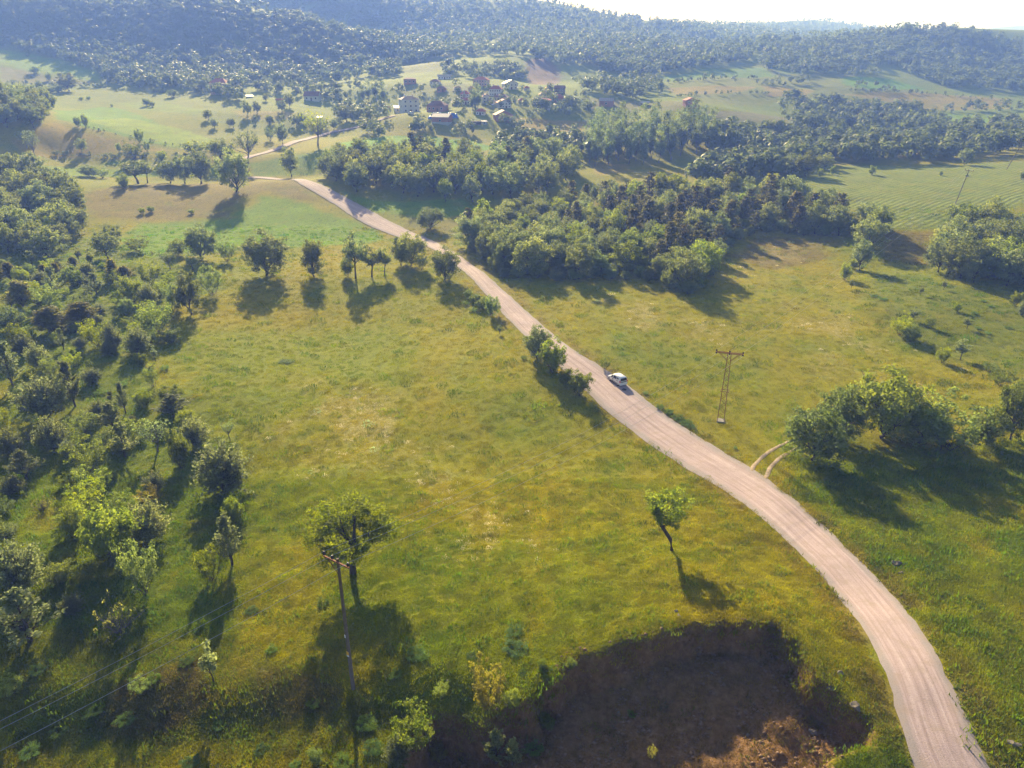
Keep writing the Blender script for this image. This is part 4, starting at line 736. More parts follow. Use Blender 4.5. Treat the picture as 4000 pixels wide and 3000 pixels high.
# ------------------------------------------------------------------ houses: front faces -Y in their own frame
def house(px, py, wpx, wallpx, roofpx, rz, wall, roof, label, form='hip', rows_=1, cols=3, chim=1, depth=.8, tank=0, door=True, name='house', cat='house', side=0, base_mat=None):
    p = H1(px, py); dp = depth_of(p); k = dp/FPX; W = wpx*k; wh = wallpx*k*1.03; rh = max(.5, roofpx*k*.9); D = W*depth
    o = empty(name, (p.x, p.y+D*.45, p.z-.05), R(rz)); y0 = -D/2; g = 3.0
    MB().box((0, 0, (wh-g)/2), (W, D, wh+g)).build('wall', M[wall], o)
    if base_mat: MB().box((0, 0, wh*.16-g/2), (W+.10, D+.10, wh*.32+g)).build('plinth', M[base_mat], o)
    e = .45; hw, hd = W/2+e, D/2+e; t = .16; m = MB()
    def slab(q):
        n = len(q); m.add([*q, *[(a, b_, c-t) for a, b_, c in q]], [tuple(range(n)), tuple(reversed(range(n, 2*n)))]+[(i, n+i, n+(i+1) % n, (i+1) % n) for i in range(n)])
    z = wh+.10
    if form == 'gx': slab([(-hw,-hd,z),(hw,-hd,z),(hw,0,z+rh),(-hw,0,z+rh)]); slab([(hw,hd,z),(-hw,hd,z),(-hw,.02,z+rh-.01),(hw,.02,z+rh-.01)])
    elif form == 'gy': slab([(-hw,-hd,z),(0,-hd,z+rh),(0,hd,z+rh),(-hw,hd,z)]); slab([(.02,-hd,z+rh-.01),(hw,-hd,z),(hw,hd,z),(.02,hd,z+rh-.01)])
    elif form == 'hip':
        r_ = max(.12*W, W/2-D/2*.8); m.add([(-hw,-hd,z),(hw,-hd,z),(hw,hd,z),(-hw,hd,z),(-r_,0,z+rh),(r_,0,z+rh)], [(0,1,5,4),(1,2,5),(2,3,4,5),(3,0,4),(0,3,2,1)])
    elif form == 'shed': slab([(-hw,-hd,z),(hw,-hd,z),(hw,hd,z+rh),(-hw,hd,z+rh)])
    else: m.box((0, 0, wh+.18), (W+.5, D+.5, .30))
    rf = m.build('roof', M[roof], o)
    if form in ('gx', 'gy'):
        gm_ = MB()
        if form == 'gx':
            for s in (-1, 1): gm_.add([(s*(W/2-.04),-D/2,wh),(s*(W/2-.04),D/2,wh),(s*(W/2-.04),0,wh+rh-.14)], [(0,1,2) if s > 0 else (2,1,0)])
        else:
            for s in (-1, 1): gm_.add([(-W/2,s*(D/2-.04),wh),(W/2,s*(D/2-.04),wh),(0,s*(D/2-.04),wh+rh-.14)], [(0,1,2) if s < 0 else (2,1,0)])
        gm_.build('gable', M[wall], o)
    for c in range(chim):
        x = (-.22+.45*c)*W; MB().box((x, .05*D, wh+rh*.8), (.55, .55, rh*.9+.9)).box((x, .05*D, wh+rh*1.25+.52), (.72, .72, .12)).build('chimney', M['cream' if wall != 'brick' else 'brick'], rf)
    if tank:
        tb = MB().lathe((-.2*W if tank > 0 else .25*W, -.15*D, wh+rh*.75+.5), [(.05,-.7),(.34,-.62),(.34,.62),(.05,.7)], 10, 'x'); tb.build('water_tank', M['tank'], rf)
    st = wh/max(rows_, 1)
    for r_ in range(rows_):
        for c in range(cols):
            if door and r_ == 0 and c == cols//2: continue
            x = (-.5+(c+.5)/cols)*W*.92; zz = st*(r_+.55); ww, hh = min(1.25, W/cols*.5), min(1.35, st*.5)
            w_ = MB().box((x, y0-.02, zz), (ww, .10, hh)).build('window', M['frame'], o); MB().box((x, y0-.06, zz), (ww-.22, .06, hh-.22)).build('pane', M['glass'], w_)
        if side:
            for c in range(2):
                y = (-.25+.5*c)*D; zz = st*(r_+.55); ww, hh = 1.1, min(1.3, st*.5)
                w_ = MB().box((side*(W/2+.02), y, zz), (.10, ww, hh)).build('window', M['frame'], o); MB().box((side*(W/2+.06), y, zz), (.06, ww-.22, hh-.22)).build('pane', M['glass'], w_)
    if door:
        x = (-.5+(cols//2+.5)/cols)*W*.92; h_ = min(2.1, st*.8); MB().box((x, y0-.03, h_/2), (1.1, .10, h_)).build('door', M['door'], o)
    return tag(o, label, cat)
def V_(cx, cy): return 1500+cx*.3165, 260+cy*.3165
def V2(cx, cy): return 2200+cx*.3165, 300+cy*.3165
def V3(cx, cy): return cx*.633, cy*.633
q = .3165
house(*V_(305,572), 215*q, 150*q, 40*q, 22, 'white', 'tanroof', 'tall white three-storey house with orange roof at the left of the village', 'hip', 3, 3, 2, .75, 1, side=-1)
house(*V_(190,570), 130*q, 55*q, 25*q, 18, 'white', 'greyroof', 'low white lean-to with grey roof against the tall white house', 'shed', 1, 2, 0, .6, name='outbuilding', cat='outbuilding')
house(*V_(655,558), 225*q, 70*q, 58*q, -12, 'brick', 'brownroof', 'wide unplastered brick house with brown hipped roof behind the parked cars', 'hip', 1, 4, 0, .8, 0)
house(*V_(715,712), 215*q, 80*q, 42*q, -16, 'brick', 'greyroof', 'brick barn with grey sheet roof and pale base below the blue tarpaulin', 'gx', 1, 1, 0, .75, door=False, name='barn', cat='barn', base_mat='grey')
house(*V_(1470,688), 215*q, 82*q, 60*q, 12, 'brick', 'tanroof', 'large red brick barn with tan gabled roof at the front of the village', 'gy', 1, 1, 0, .9, door=False, name='barn', cat='barn')
house(*V_(1135,718), 125*q, 34*q, 8*q, 8, 'timber', 'timber', 'low dark timber shed left of the large brick barn', 'flat', 1, 1, 0, .5, name='shed', cat='shed')
house(*V_(1236,716), 55*q, 34*q, 12*q, 8, 'grey', 'paleroof', 'small pale-roofed shed against the large brick barn', 'shed', 1, 1, 0, .8, door=False, name='shed', cat='shed')
house(*V_(1195,598), 110*q, 38*q, 38*q, -10, 'white', 'redroof', 'small white house with red roof behind the blue tarpaulin', 'hip', 1, 3, 0, .8)
house(*V_(1475,512), 165*q, 60*q, 45*q, 14, 'white', 'redroof', 'white house with broad red gable behind the large brick barn', 'gy', 2, 4, 0, .8)
house(*V_(1250,455), 100*q, 70*q, 42*q, 20, 'cream', 'brownroof', 'narrow cream house with steep gable right of the tall poplar', 'gy', 2, 2, 1, .9)
house(*V_(1445,430), 165*q, 48*q, 38*q, -18, 'cream', 'brownroof', 'cream house with sagging brown roof below the white two-storey house', 'hip', 1, 4, 0, .7)
house(*V_(1380,366), 150*q, 78*q, 45*q, -8, 'white', 'redroof', 'white two-storey house with dark red roof in the centre of the village', 'hip', 2, 5, 1, .75, -1, side=-1)
house(*V_(1000,468), 130*q, 42*q, 38*q, -6, 'white', 'redroof', 'low white house with red roof below the minaret', 'hip', 1, 4, 0, .7)
house(*V_(870,484), 62*q, 34*q, 20*q, 5, 'timber', 'greyroof', 'small grey shed between the brick house and the minaret', 'shed', 1, 1, 0, .8, name='shed', cat='shed')
house(*V_(1200,238), 180*q, 68*q, 38*q, -10, 'pink', 'redroof', 'big pinkish two-storey house with red roof at the top of the village', 'hip', 2, 5, 1, .8, -1, side=-1)
house(*V_(1555,280), 165*q, 62*q, 48*q, 16, 'cream', 'paleroof', 'cream house with pale gabled roof at the upper right of the village', 'gy', 2, 3, 1, .9, 1)
house(*V_(745,158), 165*q, 32*q, 24*q, 6, 'white', 'paleroof', 'long low white building with pale roof at the top left of the village', 'gx', 1, 5, 0, .5)
house(*V_(630,226), 115*q, 36*q, 30*q, -12, 'white', 'brownroof', 'small white house with brown roof below the long white building', 'hip', 1, 3, 0, .8)
house(*V_(315,220), 150*q, 58*q, 18*q, 6, 'brick', 'brownroof', 'square brick building alone at the upper left of the village', 'hip', 1, 3, 0, .7, door=False, name='outbuilding', cat='outbuilding')
house(*V_(710,316), 105*q, 44*q, 30*q, -8, 'brick', 'brownroof', 'small brick house among trees at the left of the village', 'hip', 1, 2, 0, .8)
house(*V_(1970,528), 180*q, 100*q, 30*q, -12, 'grey', 'redroof', 'tall grey-white block with flat red roof at the right of the village', 'hip', 3, 4, 0, .8, 0, side=1)
house(*V_(1990,396), 140*q, 46*q, 38*q, 10, 'cream', 'redroof', 'cream house with red roof behind the tall grey-white block', 'hip', 1, 4, 0, .8)
house(*V_(2170,342), 120*q, 66*q, 36*q, -14, 'timber', 'brownroof', 'dark timber house with many pale windows at the upper right of the village', 'gx', 2, 4, 1, .8)
house(*V_(2165,446), 130*q, 46*q, 52*q, 12, 'brick', 'redroof', 'brick house with steep red roof at the right end of the village', 'hip', 1, 3, 0, .9)
house(*V_(25,540), 90*q, 26*q, 16*q, 5, 'brick', 'redroof', 'low red-roofed shed left of the tall white house', 'gx', 1, 2, 0, .5, name='shed', cat='shed')
house(*V2(540,366), 165*q, 62*q, 36*q, -14, 'brick', 'greyroof', 'lone brick barn with grey roof on the tan field right of the village', 'gx', 1, 1, 0, .7, door=False, name='barn', cat='barn')
house(*V2(62,316), 125*q, 42*q, 36*q, 14, 'timber', 'paleroof', 'timber shed with shiny pale roof at the right end of the village', 'gy', 1, 1, 0, .8, name='shed', cat='shed')
house(*V2(1010,362), 95*q, 34*q, 22*q, -10, 'timber', 'paleroof', 'small shed half hidden behind the poplars', 'gx', 1, 1, 0, .7, name='shed', cat='shed')
house(*V2(1570,388), 145*q, 88*q, 34*q, 8, 'brick', 'redroof', 'red brick house with covered balcony standing apart above the poplars', 'gy', 2, 2, 0, .8, door=False)
house(*V3(1356,582), 66, 40, 18, -6, 'pink', 'redroof', 'large pinkish house with two rows of windows among trees left of the village', 'hip', 2, 6, 0, .7, side=-1)
house(*V3(1348,440), 26, 10, 6, 0, 'white', 'paleroof', 'tiny white building at the foot of the forested hill', 'gx', 1, 2, 0, .6)
house(*V3(1925,622), 58, 17, 18, -6, 'white', 'brownroof', 'white cottage with dark brown roof left of the village', 'gx', 1, 3, 1, .6)
house(*V3(1537,604), 24, 5, 6, 30, 'white', 'paleroof', 'low shed with a gleaming roof below the large pinkish house', 'shed', 1, 1, 0, .7, door=False, name='shed', cat='shed')
house(*V3(1725,638), 26, 12, 6, 5, 'brick', 'redroof', 'small red shed beside the white cottage', 'gx', 1, 1, 0, .7, name='shed', cat='shed')
house(*V3(1971,745), 17, 12, 4, 0, 'white', 'paleroof', 'tiny white hut beside the far road', 'shed', 1, 1, 0, .8, name='shed', cat='shed')
for cx, cy, w_, wh_, rh_, rz_, wl2, rf2, lab in ((1760,300,70,30,26,8,'cream','redroof','small cream house with red roof right of the pale gabled one'),(1880,470,80,40,30,-10,'white','redroof','small white house half hidden by trees in the right half of the village'),(1320,470,90,38,30,-6,'white','brownroof','low white house with brown roof above the large brick barn'),(905,300,80,30,26,10,'white','redroof','little house with red roof above the mosque'),(1080,310,70,34,28,-8,'pink','redroof','narrow pinkish house between the mosque and the poplar'),(2040,300,80,32,26,12,'brick','redroof','small brick house above the cream house at the right'),(1700,450,80,30,26,5,'brick','redroof','red-roofed shed right of the large brick barn')):
    house(*V_(cx, cy), w_*q, wh_*q, rh_*q, rz_, wl2, rf2, lab, 'hip', 1, 3, 0, .8)
# mosque with its minaret
mo = house(*V_(1000,402), 120*q, 56*q, 42*q, -6, 'white', 'redroof', 'small white mosque with red roof and a slim minaret in the village', 'hip', 2, 3, 0, .9, name='mosque', cat='mosque')
mh = 130*q*depth_of(mo.location)/FPX; MB().lathe((0, -4.3, -2), [(.75,0),(.75,mh*.62),(1.15,mh*.66),(1.15,mh*.69),(.6,mh*.70),(.6,mh*.86),(.68,mh*.88),(.03,mh*1.12)], 10).build('minaret', M['grey'], mo, True)
# things standing in the village
p = H1(*V_(840,637)); dp = depth_of(p); w = 150*q*dp/FPX; m = MB(); nx, ny = 14, 6
for j in range(ny+1):
    for i in range(nx+1):
        u, v = i/nx*2-1, j/ny*2-1; e = max(abs(u), abs(v)); m.v.append((u*w/2, v*1.9, (2.9-.7*u*.5)*(1-smooth(.72, 1.0, e)*.98)+.18*math.sin(i*1.9+j*2.3)))
m.f += [(j*(nx+1)+i, j*(nx+1)+i+1, (j+1)*(nx+1)+i+1, (j+1)*(nx+1)+i) for j in range(ny) for i in range(nx)]
o = m.build('covered_stack', M['tarp']); o.location = (p.x, p.y+1.5, p.z-.1); o.rotation_euler = (0, 0, R(-8)); tag(o, 'long stack under a bright blue tarpaulin behind the brick barn', 'tarpaulin')
p = H1(*V_(576,640)); o = MB().lathe((0,0,-.1), [(1.7,0),(1.5,.7),(.9,1.3),(.1,1.6)], 14).build('covered_pile', M['tarp']); o.location = p; tag(o, 'small blue covered heap left of the brick barn', 'tarpaulin')
# ------------------------------------------------------------------ cars
WHITE = simple('white_car_paint', (0.82,0.82,0.82), .25, 0, .02, 2, .5); GLASS = simple('tinted_car_glass', (0.02,0.018,0.03), .08, 0, .1, 2, .6); BLACK = simple('black_plastic', (0.025,0.025,0.028), .6); TYRE = simple('tyre_rubber', (0.03,0.03,0.03), .9); RIM = simple('silver_rim', (0.50,0.50,0.52), .35, .6); REDL = simple('red_tail_lamp', (0.60,0.02,0.025), .3); CHROME = simple('dull_chrome', (0.55,0.55,0.58), .25, .9)
def car(loc, heading, label, detail=True, name='parked_car'):
    o = empty(name, loc, heading)                    # local +Y is the front, 3.96 m long, 1.70 wide, 1.72 high
    ST = [(-1.98,.70,.34,.78,.80,.62,.86),(-1.93,.80,.26,.98,1.02,.66,1.10),(-1.84,.84,.24,1.02,1.34,.70,1.56),(-1.60,.85,.24,1.04,1.58,.68,1.685),(-.9,.855,.24,1.03,1.62,.66,1.72),(-.1,.855,.24,1.01,1.60,.64,1.70),(.42,.855,.24,.99,1.50,.62,1.60),(.85,.85,.24,.97,1.18,.64,1.24),(1.20,.84,.24,.93,.985,.66,1.03),(1.62,.80,.26,.84,.88,.58,.91),(1.86,.72,.30,.70,.74,.48,.77),(1.98,.58,.40,.56,.58,.36,.60)]
    def sec(s):
        y, w, zb, zs, zr, wr, zt = s; wm = w*.985
        return [(0,y,zb),(w*.86,y,zb),(w,y,zb+.16),(w,y,zs-.12),(wm,y,zs),(wr+.03,y,zr),(wr-.07,y,zt-.012),(0,y,zt)]
    m = MB(); n = 8; m.v = []; rows_ = []
    for s in ST:
        h_ = sec(s); full = h_ + [(-x, y, z) for x, y, z in reversed(h_[1:-1])]; rows_.append(len(full)); m.v += full
    k = rows_[0]
    for i in range(len(ST)-1): m.f += [(i*k+j, (i+1)*k+j, (i+1)*k+(j+1) % k, i*k+(j+1) % k) for j in range(k)]
    m.f += [tuple(range(k)), tuple(reversed(range((len(ST)-1)*k, len(ST)*k)))]
    body = m.build('body', WHITE, o, True)
    S = {round(s[0], 2): s for s in ST}
    def at_(y, t, side):                             # a point on the side glass: t from belt line (0) to roof rail (1)
        ys = [s[0] for s in ST]; f = [np.interp(y, ys, [s[i] for s in ST]) for i in range(7)]
        a = np.array((f[1]*.985, y, f[3])); b_ = np.array((f[5]+.03, y, f[4])); q_ = a*(1-t)+b_*t; return (side*(q_[0]+.012), q_[1], q_[2])
    def pane(nm, ytz, mt=GLASS, par=o):
        for sd in (-1, 1):
            v = [at_(y, t, sd) for y, t in ytz]; MB().add(v, [tuple(range(len(v))) if sd > 0 else tuple(reversed(range(len(v))))]).build(nm, mt, par)
    pane('side_window', [(.98,.08),(.30,.06),(.22,.86),(.40,.88)]); pane('side_window', [(.12,.06),(-.75,.10),(-.98,.30),(-.72,.84),(.06,.86)]); pane('side_window', [(-1.10,.34),(-1.52,.42),(-1.50,.80),(-.92,.84)])
    def rear(pts, mt, nm, off=.015):                 # on the tailgate
        ys = [(s[6]+s[4])/2 for s in ST[:4]]
        v = [(x, np.interp(z, [.80,1.04,1.45,1.64], [-1.985,-1.945,-1.865,-1.70])-off, z) for x, z in pts]; return MB().add(v, [tuple(range(len(v)))]).build(nm, mt, o)
    rear([(-.60,1.08),(.60,1.08),(.66,1.30),(.56,1.53),(-.56,1.53),(-.66,1.30)], GLASS, 'rear_window', .06)
    rear([(-.56,.80),(.56,.80),(.62,.93),(-.62,.93)], BLACK, 'tailgate_trim', .03)
    MB().add([(.98*x*.7, y, z) for x, y, z in [(-.86,1.03,1.075),(.86,1.03,1.075),(.80,.50,1.52),(-.80,.50,1.52)]], [(0,1,2,3)]).build('windscreen', GLASS, o).location = (0,.03,.035)
    for sd in (-1, 1):
        MB().box((sd*.74, -1.93, .98), (.17, .13, .34)).build('tail_lamp', REDL, o)
        MB().box((sd*.60, 1.80, .70), (.26, .18, .16)).build('headlight', CHROME, o)
        MB().tube([(sd*.58,.35,1.64),(sd*.61,.2,1.70),(sd*.62,-.6,1.745),(sd*.62,-1.45,1.72),(sd*.60,-1.55,1.66)], .022, 6).build('roof_rail', BLACK, o)
        MB().box((sd*.872, -.28, .48), (.03, 1.55, .07)).build('side_moulding', BLACK, o); MB().box((sd*.868, -1.22, .97), (.03, .5, .05)).build('side_trim', BLACK, o)
        mr = MB().box((sd*.98, .78, 1.06), (.16, .12, .18)).build('door_mirror', WHITE, o)
        MB().box((sd*.872, .18, .93), (.03, .17, .045)).build('door_handle', BLACK, o); MB().box((sd*.872, .02, .93), (.03, .17, .045)).build('door_handle', BLACK, o)
        MB().box((sd*.860, .10, .66), (.012, .012, .62)).build('door_seam', BLACK, o)
        MB().box((sd*.868, .16, .80), (.008, .16, .10)).box((sd*.868, .04, .80), (.008, .05, .10)).box((sd*.868, .10, .68), (.008, .18, .05)).build('door_sticker', BLACK, o)
        for y in (-1.28, 1.24):
            w_ = MB().lathe((sd*.76-.10, y, .30), [(.20,-.0),(.30,.02),(.315,.05),(.315,.15),(.30,.19),(.20,.205)], 20, 'x').build('wheel', TYRE, o, True)
            MB().lathe((sd*.76-.10, y, .30), [(.05,-.012),(.19,-.008),(.20,.03)] if sd < 0 else [(.20,.17),(.19,.214),(.05,.218)], 14, 'x').build('rim', RIM, w_)
            MB().lathe((sd*.79-.05, y, .32), [(.36,.0),(.37,.05),(.37,.10),(.36,.12)], 20, 'x').build('wheel_arch', BLACK, o)
    MB().box((0, -1.99, .42), (1.45, .10, .30)).build('rear_bumper', WHITE, o); MB().box((0, -1.995, .74), (.54, .05, .12)).build('number_plate', M['sign'], o)
    MB().lathe((-.01, -1.985, .985), [(.01,0),(.06,.0),(.06,.02)], 12, 'x').build('rear_badge', CHROME, o); MB().box((0, 1.95, .36), (1.3, .12, .2)).build('front_bumper', WHITE, o)
    MB().box((0, 0, .27), (1.5, 3.6, .12)).build('underbody', BLACK, o); MB().tube([(.35,-1.2,1.70),(.33,-1.32,1.9)], .012, 4).build('aerial', BLACK, o)
    return tag(o, label, 'car')
pr, pf, pq = H1(2411, 1509), H1(2377, 1487), H1(2449, 1505)
hd = math.atan2(pf.y-pr.y, pf.x-pr.x) - math.pi/2
def road_z(x, y): return gz(x, y)[0] + .05*(1+.012*y) + .04
c_ = Vector((math.cos(hd), math.sin(hd), 0)); f_ = Vector((-math.sin(hd), math.cos(hd), 0)); loc = pr + c_*.80 + f_*1.28; loc.z = road_z(loc.x, loc.y)
car(loc, hd, 'white compact van parked on the right side of the gravel road')
p = H1(2438, 1525); o = MB().lathe((0,0,0), [(.40,0),(.40,.03),(.36,.035)], 20).build('landing_mat', BLACK); o.location = (p.x, p.y, road_z(p.x, p.y)+.01); tag(o, 'small round black mat lying on the gravel behind the white van', 'mat')
for cx, cy, a, lab in ((618,600,80,'white car parked in front of the wide brick house'),(668,598,95,'second white car, parked beside the barn roof in the village'),(330,592,60,'white vehicle parked beside the tall white house')):
    p = H1(*V_(cx, cy)); car(p, R(a), lab)
# ------------------------------------------------------------------ power line
def insulator(par, at3, nm='insulator'):
    return MB().tube([at3, (at3[0], at3[1], at3[2]+.12)], .02, 5).lathe((at3[0], at3[1], at3[2]+.10), [(.05,0),(.13,.02),(.10,.10),(.14,.12),(.11,.20),(.13,.22),(.07,.30)], 10).build(nm, M['porc'], par, True)
def wood_pole(px, py, h, rz, label, plates=False, arm=2.7, lean=0):
    p = H1(px, py); o = empty('power_pole', p, rz); o.rotation_euler = (0, R(lean), rz)
    MB().tube([(0,0,-.6),(0,0,h*.5),(.01,0,h)], [.17,.14,.11], 10).build('pole', M['wood'], o, True)
    MB().box((0,-.14,h-.25), (arm,.10,.12)).build('crossarm', M['rust'], o); MB().tube([(-arm*.36,-.14,h-.3),(0,-.12,h-1.35)], .03, 5).build('arm_brace', M['rust'], o)
    for x in (-arm/2+.08, -arm*.14, arm/2-.08): insulator(o, (x,-.14,h-.19))
    if plates: MB().box((.02,-.155,h*.30), (.24,.03,.34)).build('warning_plate', M['yellow'], o); MB().box((.02,-.150,h*.30-.26), (.22,.03,.18)).build('number_plate', M['sign'], o); MB().box((-.05,-.14,h*.43), (.14,.03,.28)).build('number_plate', M['sign'], o)
    ends = [Vector((x,-.14,h+.20)) for x in (-arm/2+.08, -arm*.14, arm/2-.08)]; tag(o, label, 'power pole')
    bpy.context.view_layer.update(); return [o.matrix_world @ e for e in ends]
w1 = wood_pole(1380, 2690, 13.4, R(-33), 'weathered wooden power pole with a yellow plate in the foreground', True)
# lattice tower
p = H1(2815, 1645); TH = 11.6; o = empty('lattice_tower', p, R(-18)); hb, ht = .52, .24
MB().box((0,0,.02), (1.2,1.2,.34)).build('concrete_base', M['concrete'], o)
def corner(z, sx, sy): s = hb+(ht-hb)*z/TH; return (sx*s, sy*s, z)
for sx in (-1, 1):
    for sy in (-1, 1): MB().tube([corner(.1,sx,sy), corner(TH,sx,sy)], .045, 4).build('leg', M['rust'], o)
lv = np.linspace(.5, TH-.4, 15)
for i in range(14):
    for s_, (a, b_) in enumerate((((-1,-1),(1,-1)), ((1,-1),(1,1)), ((1,1),(-1,1)), ((-1,1),(-1,-1)))):
        a, b_ = (a, b_) if i % 2 else (b_, a); MB().tube([corner(lv[i],*a), corner(lv[i+1],*b_)], .024, 4).build('brace', M['rust'], o)
for z in (TH*.46,): MB().box((0,-.45,z), (1.25,.05,.06)).box((0,.45,z), (1.25,.05,.06)).box((-.62,0,z), (.05,1.0,.06)).box((.62,0,z), (.05,1.0,.06)).build('climbing_guard', M['rust'], o)
for y in (-.22, .22): MB().box((0,y,TH), (4.0,.07,.10)).build('crossarm', M['rust'], o)
for s_ in (-1, 1):
    MB().tube([(s_*.25,-.22,TH-1.25),(s_*1.5,-.22,TH-.05)], .03, 4).tube([(s_*.25,.22,TH-1.25),(s_*1.5,.22,TH-.05)], .03, 4).build('arm_brace', M['rust'], o)
    MB().box((s_*1.96,0,TH), (.08,.5,.09)).build('arm_tie', M['rust'], o)
tw_in, tw_out = [], []
for x in (-1.95, 0, 1.95):
    for s_, lst in ((-1, tw_in), (1, tw_out)):
        m = MB().tube([(x,s_*.25,TH+.05),(x,s_*.80,TH+.02)], .02, 5)
        for k in range(3): m.tube([(x,s_*(.36+.14*k),TH+.045),(x,s_*(.42+.14*k),TH+.04)], [.12,.06], 9)
        m.build('insulator', M['porc'], o); lst.append(Vector((x,s_*.82,TH+.02)))
tag(o, 'rusty steel lattice tower with crossarm standing in the meadow right of the road', 'tower')
bpy.context.view_layer.update(); tw_in = [o.matrix_world @ v for v in tw_in]; tw_out = [o.matrix_world @ v for v in tw_out]
w2 = wood_pole(3732, 795, 11.5, R(-28), 'tall dark wooden power pole in the striped field', False, 2.6, 8)
w3 = wood_pole(3932, 662, 11.5, R(-28), 'leaning wooden power pole at the right edge beyond the striped field', False, 2.6, 15)
def wire(a, b_, sag, label):
    pts = [a.lerp(b_, i/24) - Vector((0,0,sag*4*(i/24)*(1-i/24))) for i in range(25)]
    tag(MB().tube(pts, .016, 4).build('power_wire', M['wire']), label, 'wire')
left_end = [Vector((-58, 17, 15.5)), Vector((-56.4, 14.6, 15.5)), Vector((-54.6, 12.2, 15.5))]
left_end = [w1[i] + (w1[i]-tw_in[i]).normalized()*62 + Vector((0,0,2.0)) for i in range(3)]
for i, nm in enumerate(('upper', 'middle', 'lower')):
    wire(left_end[i], w1[i], 1.2, nm+' wire running from the foreground wooden pole down to the lower left corner')
    wire(w1[i], tw_in[i], 1.6, nm+' wire strung over the meadow from the wooden pole to the lattice tower')
    wire(tw_out[i], w2[i], 2.2, nm+' wire from the lattice tower towards the pole in the striped field')
    wire(w2[i], w3[i], 1.2, nm+' wire between the two poles beyond the meadow')
# ------------------------------------------------------------------ stones
def stone(px, py, size, label, seed):
    r = np.random.default_rng(seed); bm = bmesh.new(); bmesh.ops.create_icosphere(bm, subdivisions=2, radius=1)
    for v in bm.verts: v.co = v.co*(1+.25*math.sin(v.co.x*3+seed)*math.cos(v.co.y*2.7+seed*2)) ; v.co.x *= size*.7; v.co.y *= size*.5; v.co.z *= size*.36; v.co += Vector(r.normal(size=3)*size*.07)
    me = bpy.data.meshes.new('stone'); bm.to_mesh(me); bm.free(); me.materials.append(M['stone']); o = link('stone', me); p = H1(px, py); o.location = (p.x, p.y, p.z+size*.12); o.rotation_euler = (0, 0, r.random()*6); return tag(o, label, 'stone', 'loose stones')
for i, (x, y, s_, l_) in enumerate([(3500,2205,.85,'pale ribbed stone in the grass right of the road bend'),(3520,2240,.4,'smaller stone beside the pale ribbed stone right of the road'),(3282,2630,.45,'rounded stone on the grassy spur beside the cutting'),(3245,2690,.5,'flat tan stone below the rounded one on the spur'),(3340,2760,.7,'grey stone in the shaded hollow beside the road'),(3960,2910,.6,'tan boulder in the grass at the lower right corner'),
  (2640,2388,.30,'flat white stone at the foot of the bent tree shadow'),(2652,2408,.35,'second white stone above the cutting rim'),(2920,2872,.28,'white stone on the cutting floor'),(2415,2785,.25,'small pale stone on the cutting wall'),(2985,2792,.22,'small white stone on the dark cutting floor'),(1750,2660,.25,'small stone near the bank left of the cutting'),(3175,2860,.45,'grey stone at the sunlit edge of the cutting'),(2780,2630,.22,'tiny white stone high on the cutting wall')]): stone(x, y, s_, l_, i+3)

# loose clods of earth on the floor and face of the cutting
r = np.random.default_rng(4); VV, FF, off = [], [], 0; octa = np.array([(1,0,0),(-1,0,0),(0,1,0),(0,-1,0),(0,0,1),(0,0,-1)], float); of = np.array([(0,2,4),(2,1,4),(1,3,4),(3,0,4),(2,0,5),(1,2,5),(3,1,5),(0,3,5)])
b0, b1 = np.array(PIT).min(0), np.array(PIT).max(0); c = r.random((5200, 2))*(b1-b0)+b0; dd, ins = seg_dist(c[:,0], c[:,1], PIT); c = c[ins & (c[:,1] > 30)]; zc = gz(c[:,0], c[:,1]); cl_ = fbm(c[:,0]/2.5, c[:,1]/2.5, 3, 7)
for (x, y), z, g in zip(c, zc, cl_):
    if g < -.05: continue
    s_ = .05+.16*r.random()**2.5; VV.append(octa*s_*(.6+.8*r.random((6, 1)))*np.array((1.3, 1, .7))+np.array((x, y, z+s_*.2))); FF.append(of+off); off += 6
clod = simple('earth_clod', (0.21,0.135,0.08), .95, 0, .35, 1.5)
tag(link('earth_clods', mesh_np('earth_clods', np.concatenate(VV), np.concatenate(FF), [clod])), 'loose brown clods strewn over the floor of the earth cutting', None, None, 'stuff')
# ------------------------------------------------------------------ grass: short tufts over the near meadow
def tuft(seed, blades, rad, h):
    r = np.random.default_rng(seed); V = []; F = []
    for i in range(blades):
        a = r.random()*6.283; q = rad*math.sqrt(r.random()); x, y = q*math.cos(a), q*math.sin(a); d = r.random()*6.283; hh = h*(.45+.75*r.random()); ln = hh*r.uniform(.2,.8); w = .020+.016*r.random(); o = len(V)
        c, s = math.cos(d), math.sin(d); V += [(x-s*w, y+c*w, -.03), (x+s*w, y-c*w, -.03), (x+c*ln, y+s*ln, hh)]; F.append((o, o+1, o+2))
    return V, F
tmt, nt, b = mat('meadow_grass_blade')
col = node(nt, 'ShaderNodeAttribute', attribute_name='cover', attribute_type='INSTANCER').outputs['Color']; oi = node(nt, 'ShaderNodeObjectInfo').outputs['Random']
hs = node(nt, 'ShaderNodeHueSaturation'); nt.links.new(col, hs.inputs['Color']); nt.links.new(maprange(nt, oi, 0, 1, 1.25, 2.1), hs.inputs['Value']); hs.inputs['Saturation'].default_value = 1.22
nt.links.new(hs.outputs[0], b.inputs['Base Color']); tr = node(nt, 'ShaderNodeBsdfTranslucent'); nt.links.new(hs.outputs[0], tr.inputs['Color']); mx = node(nt, 'ShaderNodeMixShader'); mx.inputs[0].default_value = .5
nt.links.new(b.outputs[0], mx.inputs[1]); nt.links.new(tr.outputs[0], mx.inputs[2]); nt.links.new(mx.outputs[0], nt.nodes['Material Output'].inputs['Surface'])
